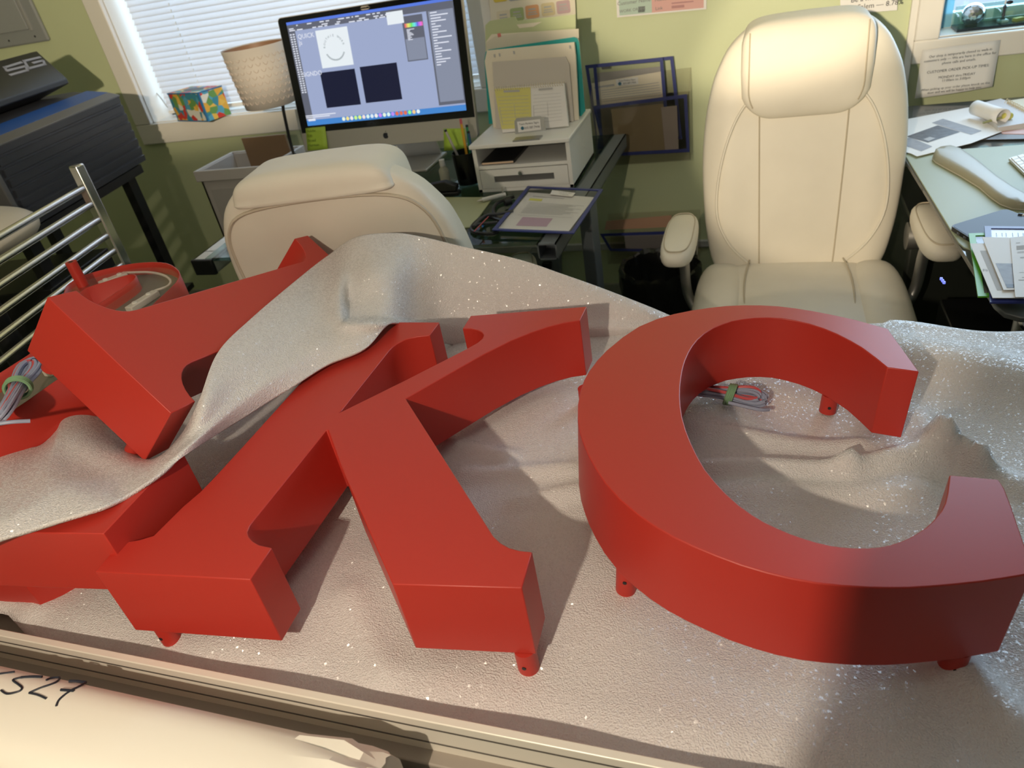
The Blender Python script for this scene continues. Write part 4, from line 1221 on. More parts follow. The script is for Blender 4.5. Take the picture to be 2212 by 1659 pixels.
bm = NB(); yq.rect(bm, 0, 0, 1, 1, 0.001); mesh_obj('yellow_page', bm, mat('yellow_paper', (0.72, 0.68, 0.22), 0.6), r, smooth=0, label='yellow carbon page')
bm = NB()
for qd in (yq, wq):
    qd.rect(bm, 0.25, 0.05, 0.7, 0.10, 0.002)
    for k in range(9): qd.rect(bm, 0.06, 0.2 + k * 0.085, 0.94, 0.207 + k * 0.085, 0.002)
    qd.rect(bm, 0.05, 0.45, 0.065, 0.9, 0.002); qd.rect(bm, 0.5, 0.40, 0.51, 0.75, 0.002)
mesh_obj('form_lines', bm, M_PRINTL, r, smooth=0)
bm = NB(); e0, e1 = p[0] + n * 0.002, p[1] + n * 0.002; un = (e1 - e0).normalized(); vn = n.cross(un)
N_ = 30
pts = [lerp(e0, e1, k / (N_ * 6)) + (vn * math.cos(k * math.pi / 3) + n * math.sin(k * math.pi / 3)) * 0.0055 for k in range(N_ * 6 + 1)]
tube(bm, pts, 0.0009, 5); mesh_obj('spiral_binding', bm, mat('ivory_wire', (0.75, 0.68, 0.52), 0.4), r)
# card stand
r = thing('card_holder', 'grey metal card holder with white business card at the organizer front', 'card holder', (-0.63, 1.99, oz))
pz = V((0, 1.985, oz)); nn = V((0, -1, 0.18)).normalized()
cp = [atp(x, y, pz, nn) for x, y in ((1113, 290), (1111, 262), (1116, 255), (1167, 251), (1174, 254), (1178, 281))]
mesh_obj('holder_back', P(cp, -nn * 0.004), M_GREY_METAL, r, smooth=0)
bm = P([V((-0.665, 1.965, oz)), V((-0.585, 1.965, oz)), V((-0.585, 2.0, oz)), V((-0.665, 2.0, oz))], (0, 0, 0.004)); mesh_obj('holder_foot', bm, M_GREY_METAL, r)
cq = Quad4(*[atp(x, y, pz + nn * 0.001, nn) for x, y in ((1117, 263), (1167, 257), (1169, 280), (1120, 286))], nn)
bm = P([cq.at(0, 0), cq.at(1, 0), cq.at(1, 1), cq.at(0, 1)], nn * 0.0008); cd_ = mesh_obj('business_card', bm, M_PAPER, r, smooth=0)
uq2 = (cq.c[1] - cq.c[0]).normalized(); vq2 = (cq.c[0] - cq.c[3]).normalized()
bm = NB(); text_bm(bm, 'Team Perkins Signs', cq.at(0.5, 0.28, 0.001), uq2, vq2, 0.0075); text_bm(bm, '503.587.7446', cq.at(0.62, 0.68, 0.001), uq2, vq2, 0.0085)
mesh_obj('card_lettering', bm, M_INK, cd_, smooth=0)
bm = NB(); c_ = cq.at(0.2, 0.66, 0.0012); bm.faces.new([bm.verts.new(c_ + uq2 * 0.005 * math.cos(t) + vq2 * 0.005 * math.sin(t)) for t in [2 * math.pi * j / 10 for j in range(10)]])
mesh_obj('card_logo', bm, mat('logo_teal', (0.03, 0.16, 0.25), 0.5), cd_, smooth=0)

# pen pot and things right of the chair back
r = thing('pen_pot', 'dark mesh pen pot between the chair back and the white organizer', 'pen pot', (-0.86, 2.08, DZ))
mesh_obj('pot', lathe(NB(), [(0.0001, 0.003), (0.036, 0.003), (0.04, 0.10), (0.038, 0.10), (0.034, 0.006)], (-0.862, 2.07, DZ), 28), clear('smoke_mesh', (0.25, 0.28, 0.28), 0.05, 0.6, 0.3), r)
for nm, lb, m_, dx, dy, tx, ty, L_, mt in (('pencil', 'yellow pencil with pink eraser standing in the pen pot', mat('pencil_yellow', (0.70, 0.38, 0.03), 0.5), 0.01, -0.012, 0.012, -0.01, 0.185, 'p'),
                                           ('pen', 'silver pen leaning in the pen pot', M_SILVER, -0.005, 0.01, -0.045, -0.004, 0.165, 's'),
                                           ('marker', 'blue marker standing in the pen pot', mat('marker_blue', (0.02, 0.10, 0.22), 0.4), 0.022, 0.008, 0.02, 0.014, 0.15, 'b'),
                                           ('marker', 'green capped marker standing in the pen pot', mat('marker_green', (0.03, 0.30, 0.12), 0.4), 0.004, 0.022, 0.012, 0.03, 0.165, 'g')):
    b0 = V((-0.862 + dx, 2.07 + dy, DZ + 0.006)); tp = V((-0.862 + tx, 2.07 + ty, DZ + L_))
    o = thing(nm, lb, 'pencil' if mt == 'p' else 'pen', b0)
    mesh_obj('barrel', T([b0, tp], 0.0042, 8), m_, o)
    d = (tp - b0).normalized()
    if mt == 'p': mesh_obj('eraser', T([tp, tp + d * 0.014], 0.0042, 8), mat('eraser_pink', (0.65, 0.12, 0.16), 0.6), o)
    else: mesh_obj('cap', T([tp, tp + d * 0.006], 0.0046, 8), M_BLACK, o)
r = thing('desk_stapler', 'dark stapler on the glass desk beside the pen pot', 'stapler', (-0.93, 1.98, DZ))
mesh_obj('stapler_base', B((-0.975, 1.955, DZ), (-0.86, 1.985, DZ + 0.012)), M_BLACK, r, bevel=0.003)
mesh_obj('stapler_arm', P([V((-0.975, 1.957, DZ + 0.014)), V((-0.865, 1.957, DZ + 0.014)), V((-0.862, 1.957, DZ + 0.03)), V((-0.90, 1.957, DZ + 0.045)), V((-0.975, 1.957, DZ + 0.036))], (0, 0.026, 0)), M_BLACK, r, bevel=0.003)
r = thing('glue_bottle', 'small white capped bottle beside the chair back on the desk', 'bottle', atz(962, 395, DZ))
bp_ = atz(965, 400, DZ); mesh_obj('bottle_body', lathe(NB(), [(0.0001, 0), (0.016, 0), (0.016, 0.05), (0.008, 0.06), (0.008, 0.066)], bp_, 20), mat('bottle_clear', (0.5, 0.5, 0.4), 0.2), r)
mesh_obj('bottle_cap', lathe(NB(), [(0.009, 0.062), (0.009, 0.082), (0.0001, 0.083)], bp_, 20), M_WHITEP, r)

# white pen, cables, job ticket holder on the desk
p0, p1 = atz(1042, 432, DZ + 0.010), atz(1092, 420, DZ + 0.010)
r = thing('correction_pen', 'white pen lying on the green desk pad below the organizer', 'pen', p0)
mesh_obj('barrel', T([p0, p1], 0.0065, 12), M_WHITEP, r); mesh_obj('tip', T([p0, p0 - (p1 - p0).normalized() * 0.016], [0.005, 0.001], 10), M_SILVER, r)
mesh_obj('clip', B((-0.002, -0.002, 0), (0.002, 0.002, 0.02), Matrix.Translation(lerp(p0, p1, 0.9) + V((0, 0, 0.004)))), M_SILVER, r)
r = thing('cable', 'looped black cables lying on the glass desk beside the blue ticket holder', 'cable', atz(1050, 470, DZ))
CZ = DZ + 0.006
mesh_obj('black_cable', T(smooth_line([atz(x, y, CZ) for x, y in ((1110, 425), (1090, 432), (1073, 440), (1066, 455), (1072, 470), (1085, 478), (1050, 468), (1030, 478), (1018, 494), (1030, 503), (1062, 505), (1075, 500))]), 0.005, 8), M_BLACK, r)
mesh_obj('second_cable', T(smooth_line([atz(x, y, CZ + 0.009) for x, y in ((1108, 455), (1080, 462), (1048, 466), (1024, 488), (1035, 484), (1075, 480))]), 0.004, 8), M_DARKBOX, r)
mesh_obj('red_wire', T([atz(1024, 500, CZ + 0.016), atz(1055, 468, CZ + 0.016)], 0.0012, 6), M_WIRER, r)
r = thing('cable_clip', 'black cable plug on the desk near the ticket holder', 'plug', atz(1093, 437, DZ))
mesh_obj('plug_body', T([atz(1090, 438, DZ + 0.015), atz(1104, 434, DZ + 0.015)], 0.010, 12), M_BLACK, r)


def ticket_holder(label, corners, m_trim, z_off, paper_px=None, name='ticket_holder'):
    """clear vinyl job-ticket pocket with coloured edging; corners TL TR BR BL in 3D"""
    c = [V(p) for p in corners]
    n = (c[1] - c[0]).cross(c[3] - c[0]).normalized()
    if n.z < -0.5 or n.y > 0.5: n = -n
    r = thing(name, label, 'ticket holder', c[3])
    qd = Quad4(*c, n)
    W_ = (c[1] - c[0]).length; H_ = (c[3] - c[0]).length
    ta, tb = 0.011 / W_, 0.011 / H_
    bm = NB()
    for a_ in ((0, 0, 1, tb), (0, 1 - tb, 1, 1), (0, tb, ta, 1 - tb), (1 - ta, tb, 1, 1 - tb)):
        prism(bm, [qd.at(a_[0], a_[1], -0.001), qd.at(a_[2], a_[1], -0.001), qd.at(a_[2], a_[3], -0.001), qd.at(a_[0], a_[3], -0.001)], n * 0.003)
    mesh_obj('edging', bm, m_trim, r, smooth=0)
    mesh_obj('vinyl_front', P([qd.at(0.01, 0.01), qd.at(0.99, 0.01), qd.at(0.99, 0.99), qd.at(0.01, 0.99)], n * 0.0006), M_CLEARV, r, smooth=0)
    return r, qd, n


tc_ = [atz(1140, 403, DZ + 0.012), atz(1303, 410, DZ + 0.012), atz(1240, 505, DZ + 0.012), atz(1063, 498, DZ + 0.014)]
r, qd, n = ticket_holder('blue edged clear ticket holder with printed job sheet lying on the glass desk', tc_, M_BLUEV, 0)
pq = Quad4(*[atz(x, y, DZ + 0.0085) for x, y in ((1142, 416), (1284, 427), (1228, 501), (1075, 496))], (0, 0, 1))
bm = P([pq.at(0, 0), pq.at(1, 0), pq.at(1, 1), pq.at(0, 1)], (0, 0, 0.0012)); jo = mesh_obj('job_sheet', bm, M_PAPER, r, smooth=0)
bm = NB(); lines(pq, bm, [(0.12, 0.6, 0.1, 0.02)] + [(0.14, 0.95 - 0.1 * (k % 3), 0.28 + k * 0.035, 0.012) for k in range(9)] + [(0.12, 0.9, 0.63, 0.006)], 0.0016)
mesh_obj('job_print', bm, M_PRINTL, jo, smooth=0)
bm = NB(); pq.rect(bm, 0.1, 0.17, 0.3, 0.23, 0.0018); mesh_obj('highlight', bm, mat('highlighter', (0.80, 0.80, 0.10), 0.6), jo, smooth=0, label='yellow highlighter mark')
bm = NB(); pq.rect(bm, 0.22, 0.68, 0.66, 0.90, 0.0018); mesh_obj('magenta_box', bm, mat('magenta_wash', (0.60, 0.42, 0.55), 0.6), jo, smooth=0, label='pale magenta printed box')
lq = Quad4(*[atz(x, y, DZ + 0.0135) for x, y in ((1193, 411), (1243, 417), (1236, 425), (1188, 420))], (0, 0, 1))
bm = P([lq.at(0, 0), lq.at(1, 0), lq.at(1, 1), lq.at(0, 1)], (0, 0, 0.0006)); lb = mesh_obj('shop_label', bm, M_PAPER, r, smooth=0)
bm = NB(); text_bm(bm, 'Team Perkins Signs', lq.at(0.6, 0.3, 0.001), lq.c[1] - lq.c[0], lq.c[0] - lq.c[3], 0.006); text_bm(bm, '503.587.7446', lq.at(0.6, 0.72, 0.001), lq.c[1] - lq.c[0], lq.c[0] - lq.c[3], 0.006)
mesh_obj('label_lettering', bm, M_INK, lb, smooth=0)

# ------------------------------------------------------------------ wall pockets and papers on the wall
def wpts(pxs, y): return [aty(px, py, y) for px, py in pxs]
# upper acrylic pocket with a blue ticket holder rising from it
r = thing('wall_pocket', 'clear acrylic wall pocket holding a brown envelope and blue holders', 'wall pocket', (-0.40, 2.62, 0.62))
A = wpts([(1288, 232), (1500, 215), (1500, 322), (1312, 340)], 2.565)
bx0, bx1 = -0.565, -0.225
mesh_obj('pocket_front', B((bx0, 2.56, 0.615), (bx1, 2.563, 0.845)), M_CLEARA, r)
mesh_obj('pocket_back', B((bx0, 2.648, 0.615), (bx1, 2.651, 0.90)), M_CLEARA, r)
mesh_obj('pocket_bottom', B((bx0, 2.56, 0.612), (bx1, 2.651, 0.615)), M_CLEARA, r)
for x in (bx0, bx1 - 0.003): mesh_obj('pocket_side', P([V((x, 2.56, 0.615)), V((x, 2.651, 0.615)), V((x, 2.651, 0.90)), V((x, 2.56, 0.845))], (0.003, 0, 0)), M_CLEARA, r)
def vholder(label, y, pxs, m_):
    c = wpts(pxs, y)
    return ticket_holder(label, c, m_, 0)
M_BLUEV2 = M_BLUEV
r, qd, n = vholder('tall blue edged clear ticket holder standing at the back of the wall pocket', 2.625, [(1264, 141), (1454, 121), (1474, 300), (1292, 322)], M_BLUEV)
pp_ = wpts([(1278, 180), (1430, 152), (1440, 196), (1286, 216)], 2.615)
bm = P(wpts([(1287, 158), (1432, 143), (1440, 300), (1300, 310)], 2.630), (0, 0.001, 0)); mesh_obj('grey_sheet', bm, mat('lilac_paper', (0.50, 0.50, 0.52), 0.6), r, smooth=0)
bm = P(wpts([(1278, 180), (1430, 154), (1440, 290), (1290, 300)], 2.622), (0, 0.001, 0)); fo_ = mesh_obj('printed_form', bm, M_CREAMP, r, smooth=0)
fq = Quad4(*wpts([(1278, 180), (1430, 154), (1440, 205), (1284, 222)], 2.6215), (0, -1, 0))
bm = NB(); lines(fq, bm, [(0.03, 0.2, 0.2, 0.08), (0.2, 0.32, 0.2, 0.1)] + [(0.12, 0.93, 0.42 + 0.11 * k, 0.03) for k in range(6)], 0.0008); mesh_obj('form_print', bm, M_PRINTL, fo_, smooth=0)
cq = Quad4(*wpts([(1330, 172), (1378, 166), (1379, 182), (1332, 186)], 2.617), (0, -1, 0))
bm = P([cq.at(0, 0), cq.at(1, 0), cq.at(1, 1), cq.at(0, 1)], (0, 0.0006, 0)); lb = mesh_obj('shop_label', bm, M_PAPER, r, smooth=0)
bm = NB(); text_bm(bm, 'Team Perkins Signs', cq.at(0.5, 0.28, 0.001), (1, 0, 0), (0, 0, 1), 0.0075); text_bm(bm, '503.587.7446', cq.at(0.6, 0.70, 0.001), (1, 0, 0), (0, 0, 1), 0.0085); mesh_obj('label_lettering', bm, M_INK, lb, smooth=0)
bm = NB(); c_ = cq.at(0.16, 0.68, 0.001); bm.faces.new([bm.verts.new(c_ + V((0.006 * math.cos(t), 0, 0.006 * math.sin(t)))) for t in [2 * math.pi * j / 10 for j in range(10)]]); mesh_obj('label_logo', bm, MATS['logo_teal'], lb, smooth=0)
bm = P(wpts([(1298, 138), (1316, 137), (1318, 148), (1300, 150)], 2.612), (0, 0.01, 0)); mesh_obj('binder_clip', bm, M_GREYP, r, label='dark binder clip')
# second holder frame offset in front of it
r, qd, n = vholder('second blue edged ticket holder just in front of the tall one', 2.60, [(1281, 139), (1432, 124), (1446, 290), (1296, 300)], M_BLUEV)
r, qd, n = vholder('low blue edged ticket holder with brown envelope at the front of the pocket', 2.572, [(1281, 229), (1484, 203), (1490, 328), (1306, 338)], M_BLUEV)
bm = P(wpts([(1320, 236), (1432, 224), (1438, 326), (1330, 334)], 2.585), (0, 0.002, 0)); mesh_obj('brown_envelope', bm, mat('manila_brown', (0.40, 0.33, 0.21), 0.7), r, smooth=0)
bm = P(wpts([(1428, 232), (1462, 228), (1466, 325), (1437, 327)], 2.580), (0, 0.001, 0)); mesh_obj('enclosed_paper', bm, mat('mauve_paper', (0.55, 0.50, 0.50), 0.6), r, smooth=0)
# lower pocket
r = thing('wall_pocket', 'lower clear wall pocket half hidden behind the chair armrest, peach paper on top', 'wall pocket', (-0.42, 2.62, 0.23))
bx0, bx1 = -0.55, -0.20
mesh_obj('pocket_front', B((bx0, 2.56, 0.225), (bx1, 2.563, 0.335)), M_CLEARA, r)
mesh_obj('pocket_back', B((bx0, 2.638, 0.225), (bx1, 2.641, 0.40)), M_CLEARA, r)
mesh_obj('pocket_bottom', B((bx0, 2.56, 0.222), (bx1, 2.641, 0.225)), M_CLEARA, r)
r, qd, n = vholder('blue edged ticket holder in the lower wall pocket behind the armrest', 2.59, [(1296, 505), (1480, 498), (1490, 545), (1318, 542)], M_BLUEV)
bm = P(wpts([(1310, 478), (1450, 465), (1455, 490), (1306, 497)], 2.605), (0, 0.002, 0)); mesh_obj('peach_paper', bm, mat('peach_paper', (0.62, 0.36, 0.24), 0.6), r, smooth=0)
bm = P(wpts([(1348, 507), (1480, 500), (1485, 538), (1352, 540)], 2.60), (0, 0.001, 0)); mesh_obj('grey_paper', bm, mat('dim_grey_paper', (0.36, 0.35, 0.37), 0.6), r, smooth=0)
# poster
c = wpts([(1328, -60), (1527, -80), (1526, 20), (1333, 38)], 2.652)
r = thing('poster', 'pastel teal and pink contact sheet taped high on the green wall', 'poster', c[3])
bm = P(c, (0, 0.001, 0)); po = mesh_obj('sheet', bm, M_PAPER, r, smooth=0)
qd = Quad4(*c, (0, -1, 0))
bm = NB(); qd.rect(bm, 0.03, 0.05, 0.40, 0.96, 0.0008); mesh_obj('teal_panel', bm, mat('pastel_teal', (0.48, 0.62, 0.55), 0.6), po, smooth=0)
bm = NB(); qd.rect(bm, 0.40, 0.05, 0.97, 0.96, 0.0008); mesh_obj('pink_panel', bm, mat('pastel_pink', (0.72, 0.42, 0.40), 0.6), po, smooth=0)
bm = NB(); text_bm(bm, 'Customer Name', qd.at(0.2, 0.68, 0.0014), (1, 0, 0), (0, 0, 1), 0.016); text_bm(bm, 'Hubbard', qd.at(0.52, 0.68, 0.0014), (1, 0, 0), (0, 0, 1), 0.014); text_bm(bm, 'Link', qd.at(0.48, 0.88, 0.0014), (1, 0, 0), (0, 0, 1), 0.014)
text_bm(bm, 'WORK ORDER', qd.at(0.18, 0.86, 0.0014), (1, 0, 0), (0, 0, 1), 0.013)
mesh_obj('poster_lettering', bm, M_PRINT, po, smooth=0)
bm = NB(); lines(qd, bm, [(0.62, 0.80, 0.64, 0.07), (0.62, 0.86, 0.78, 0.03), (0.62, 0.76, 0.85, 0.06)], 0.0014); mesh_obj('poster_print', bm, mat('pink_print', (0.48, 0.25, 0.26), 0.6), po, smooth=0)
bm = NB()
for k in range(7): prism(bm, [qd.at(0.25 + k * 0.011, 0.80, 0.001), qd.at(0.258 + k * 0.011, 0.80, 0.001), qd.at(0.253 + k * 0.011, 0.93, 0.001), qd.at(0.245 + k * 0.011, 0.93, 0.001)], (0, -0.0004, 0))
mesh_obj('scribble', bm, M_INK, po, smooth=0)
# swatch sheet
c = wpts([(1050, -70), (1238, -100), (1246, 90), (1066, 100)], 2.625)
r = thing('colour_chart', 'white chart with rows of rounded colour swatches behind the file folders', 'chart', c[3])
qd = Quad4(*c, (0, -1, 0))
co = mesh_obj('chart_sheet', P(c, (0, 0.002, 0)), M_CREAMP, r, smooth=0)
bm = NB()
sws = [('swatch_cream', (0.80, 0.72, 0.55), (1072, 25)), ('swatch_green', (0.42, 0.52, 0.24), (1101, 19)), ('swatch_orange', (0.78, 0.42, 0.22), (1134, 13)), ('swatch_beige', (0.72, 0.62, 0.38), (1168, 8)), ('swatch_mauve', (0.60, 0.42, 0.45), (1201, 3)), ('swatch_yellow', (0.80, 0.62, 0.10), (1064, -22)), ('swatch_grey', (0.45, 0.45, 0.50), (1097, -25))]
for nm, cl, (x, y) in sws:
    p4 = wpts([(x, y), (x + 29, y - 4), (x + 32, y + 24), (x + 3, y + 28)], 2.6238)
    q4 = Quad4(*p4, (0, -1, 0)); bm = NB(); bm.faces.new([bm.verts.new(pt) for pt in round_pts(q4, 0, 0, 1, 1, 0.15, 1, 0.0006)])
    so = mesh_obj('swatch', bm, mat(nm, cl, 0.6), co, smooth=0)
    bm = NB(); lines(q4, bm, [(0.22, 0.75, 0.25, 0.12), (0.2, 0.8, 0.5, 0.08), (0.15, 0.85, 0.66, 0.08)], 0.001)
    bm2 = bm; s2 = None
    mesh_obj('swatch_print', bm2, M_PRINTL, r, smooth=0)
# rate sheet and notice
c = wpts([(1812, -90), (1944, -100), (1938, 22), (1816, 32)], 2.6425)
r = thing('paper', 'white printed rate sheet high on the wall behind the headrest', 'paper', c[3]); qd = Quad4(*c, (0, -1, 0))
so = mesh_obj('sheet', P(c, (0, 0.0008, 0)), M_PAPER, r, smooth=0)
bm = NB(); o3 = aty(1858, 18, 2.641)
text_bm(bm, 'Salem \u2014 8.78%', V((aty(1852, 16, 2.641).x, 2.641, aty(1852, 16, 2.641).z)), (1, 0, 0), (0, 0, 1), 0.020, 'LEFT')
text_bm(bm, 'Be a member', V((aty(1838, 1, 2.641).x, 2.641, aty(1838, 1, 2.641).z)), (1, 0, 0), (0, 0, 1), 0.020, 'LEFT')
mesh_obj('lettering', bm, M_INK, so, smooth=0)
# the notice hangs from the casing, curling forward at its lower edge
ctl, ctr_, cbr, cbl = aty(1992, 108, 2.635), aty(2162, 86, 2.635), aty(2144, 187, 2.60), aty(1976, 213, 2.60)
r = thing('paper', 'white shop notice hanging from the casing of the right window', 'paper', cbl)
bm = NB(); rows = []
for j in range(9):
    t = j / 8; a_, b2 = lerp(ctl, cbl, t), lerp(ctr_, cbr, t)
    rows.append([lerp(a_, b2, i / 8) + V((0, -0.008 * math.sin(math.pi * i / 8) * t, 0)) for i in range(9)])
gridmesh(bm, rows); so = mesh_obj('sheet', bm, M_PAPER, r); s = so.modifiers.new('t', 'SOLIDIFY'); s.thickness = 0.0006
qd = Quad4(ctl, ctr_, cbr, cbl, (0, -1, 0.1))
bm = NB(); un = (ctr_ - ctl).normalized(); vn = (ctl - cbl).normalized()
for t, sz, ln in ((0.16, 0.0098, 'Our shop is temporarily closed to walk-in'), (0.245, 0.0098, 'customers only \u2014 We are here in the office for'), (0.33, 0.0098, 'phone calls and emails.'),
                  (0.49, 0.0105, 'CUSTOMER ORDER PICK-UP TIMES:'), (0.63, 0.0098, 'MONDAY thru FRIDAY'), (0.705, 0.0098, '11:00am to 3:00pm'), (0.86, 0.0092, 'When picking up your order please knock on the'), (0.935, 0.0092, 'door and we will be happy to help you.')):
    text_bm(bm, ln, qd.at(0.5, t, 0.0095 + 0.002 * t), un, vn, sz)
mesh_obj('notice_lettering', bm, M_INK, so, smooth=0)

# electrical panel
r = thing('electrical_panel', 'grey metal electrical panel cover on the wall at the top left', 'electrical panel', (-3.1, WY, 1.29))
M_PAN = mat('panel_grey', (0.30, 0.32, 0.33), 0.45)
po = mesh_obj('cover_plate', B((-3.42, WY - 0.018, 1.287), (-2.902, WY, 2.0)), M_PAN, r, bevel=0.008)
mesh_obj('panel_door', B((-3.36, WY - 0.026, 1.342), (-2.975, WY - 0.017, 1.95)), mat('panel_door_grey', (0.33, 0.35, 0.36), 0.45), r, bevel=0.003)
mesh_obj('door_lip', B((-2.972, WY - 0.024, 1.335), (-2.955, WY - 0.017, 1.95)), mat('panel_lip', (0.34, 0.35, 0.35), 0.4), r, bevel=0.002)
for x in (-3.12, -2.965, -3.3): mesh_obj('panel_screw', lathe(NB(), [(0.0001, 0.0015), (0.004, 0.001), (0.0045, 0)], (0, 0, 0), 12), M_BLACK, r, local=True).matrix_local = Matrix.Translation((x + 3.1, -0.018, 1.312 - 1.29)) @ Matrix.Rotation(R_(90), 4, 'X')

# ------------------------------------------------------------------ printer on black stand (turned towards the room)
dirv = V((math.cos(R_(102.7)), math.sin(R_(102.7)), 0)); outv = V((dirv.y, -dirv.x, 0))
PZ = 1.115
pa = atz(19, 300, PZ); pb = atz(256, 202.5, PZ)
p_near = pa - dirv * 0.10; L_ = (pb - p_near).length
r = thing('printer', 'large charcoal printer with blue stripe and ribbed front on black stand', 'printer', p_near - outv * 0.2 - V((0, 0, 0.33)), (0, 0, 0))
def pp3(u, o_, z): return p_near + dirv * u + outv * o_ + V((0, 0, z))
def pprof(prof, u0, u1): return P([pp3(u0, o_, z) for o_, z in prof], dirv * (u1 - u0))
zb = -0.235
mesh_obj('printer_body', pprof([(-0.005, zb + 0.005), (-0.005, -0.005), (-0.03, 0.004), (-0.16, 0.030), (-0.45, 0.030), (-0.45, zb + 0.005)], 0.0, L_), M_DARKBOX, r, bevel=0.004)
bm = NB(); nrib = 8
for k in range(nrib):
    z0 = zb + (-zb) * k / nrib; z1 = zb + (-zb) * (k + 1) / nrib - 0.005
    prism(bm, [pp3(0.02, o_, z) for o_, z in ((-0.006, z0), (0.001, z0 + 0.002), (0.004, z1 - 0.003), (-0.006, z1))], dirv * (L_ - 0.03))
mesh_obj('ribbed_front', bm, M_DARKBOX, r)
mesh_obj('grey_band', pprof([(0.0, -0.004), (-0.040, 0.010), (-0.040, 0.006), (0, -0.010)], -0.005, L_ + 0.004), M_GREYP, r, bevel=0.001)
mesh_obj('blue_stripe', pprof([(-0.040, 0.0105), (-0.112, 0.0255), (-0.112, 0.020), (-0.04, 0.006)], -0.005, L_ + 0.002), M_BLUEP, r)
mesh_obj('side_panel', pprof([(0.005, zb), (0.005, -0.004), (-0.03, 0.002), (-0.45, 0.02), (-0.45, zb)], -0.02, 0.0), M_GREYP, r, bevel=0.003)
lo_, hi_ = -0.118, -0.235
A0, A1 = atp(0, 222, pp3(0, lo_, 0), outv), atp(143, 166, pp3(0, lo_, 0), outv)
B0, B1 = atp(0, 133, pp3(0, hi_, 0), outv), atp(80, 110, pp3(0, hi_, 0), outv)
uA, zA = (A1 - p_near).dot(dirv), (A0.z + A1.z) / 2 - PZ
uB, zB = (B1 - p_near).dot(dirv), (B0.z + B1.z) / 2 - PZ
lid_pts = [pp3(uA, lo_, zA), pp3(uA, lo_, zA - 0.016), pp3(uA, hi_ - 0.02, 0.028), pp3(uB, hi_ - 0.02, zB), pp3(uB, hi_, zB)]
bm = NB()
f1 = [bm.verts.new(p) for p in lid_pts]; f0 = [bm.verts.new(p - dirv * ((p - p_near).dot(dirv) + 0.03)) for p in lid_pts]
bm.faces.new(f1); bm.faces.new(f0)
for k in range(5): bm.faces.new((f1[k], f1[(k + 1) % 5], f0[(k + 1) % 5], f0[k]))
mesh_obj('lid', bm, M_BLACK, r, bevel=0.003)
nl = (lid_pts[0] - lid_pts[4]).cross(dirv).normalized()
if nl.z < 0: nl = -nl
bm = NB(); m2 = lid_pts[0]
SGs = [[(86, 124), (52, 132), (62, 148), (97, 139), (93, 131), (72, 136)], [(46, 135), (10, 146), (15, 153), (56, 143), (59, 152), (23, 162)]]
for st in SGs:
    pts = [atp(x, y, m2, nl) for x, y in st]
    for a2, b2 in zip(pts, pts[1:]):
        d2 = (b2 - a2).normalized(); n2 = nl.cross(d2) * 0.0042
        prism(bm, [a2 - d2 * 0.004 + n2, b2 + d2 * 0.004 + n2, b2 + d2 * 0.004 - n2, a2 - d2 * 0.004 - n2], nl * 0.0012)
mesh_obj('lid_lettering', bm, mat('lettering_grey', (0.30, 0.31, 0.36), 0.5), r, smooth=0, label='light grey SG lettering')
r = thing('printer_stand', 'black metal stand under the charcoal printer behind the chrome rods', 'stand', p_near - outv * 0.2 - V((0, 0, PZ)))
mesh_obj('stand_shelf', P([pp3(-0.05, 0.0, zb - 0.03), pp3(L_ - 0.05, 0.0, zb - 0.03), pp3(L_ - 0.05, -0.45, zb - 0.03), pp3(-0.05, -0.45, zb - 0.03)], (0, 0, 0.028)), M_BLACK, r)
for u in (0.0, L_ - 0.12):
    for o_ in (-0.03, -0.42):
        mesh_obj('stand_leg', P([pp3(u, o_, zb - 0.03), pp3(u + 0.05, o_, zb - 0.03), pp3(u + 0.05, o_ - 0.03, zb - 0.03), pp3(u, o_ - 0.03, zb - 0.03)], (0, 0, -(PZ + zb - 0.03))), M_BLACK, r)
mesh_obj('lower_shelf', P([pp3(-0.05, 0.0, zb - 0.50), pp3(L_ - 0.05, 0.0, zb - 0.50), pp3(L_ - 0.05, -0.45, zb - 0.50), pp3(-0.05, -0.45, zb - 0.50)], (0, 0, 0.02)), M_BLACK, r)
r = thing('dark_carton', 'dark box on the shelf of the black printer stand', 'box', pp3(0.1, -0.2, zb - 0.48))
mesh_obj('box_body', P([pp3(-0.02, -0.02, zb - 0.48), pp3(0.30, -0.02, zb - 0.48), pp3(0.30, -0.40, zb - 0.48), pp3(-0.02, -0.40, zb - 0.48)], (0, 0, 0.30)), M_BLACK, r, bevel=0.003)
mesh_obj('box_label', P([pp3(0.05, -0.019, zb - 0.36), pp3(0.18, -0.019, zb - 0.36), pp3(0.18, -0.019, zb - 0.28), pp3(0.05, -0.019, zb - 0.28)], outv * 0.0006), mat('dim_label', (0.05, 0.07, 0.06), 0.6), r, smooth=0)

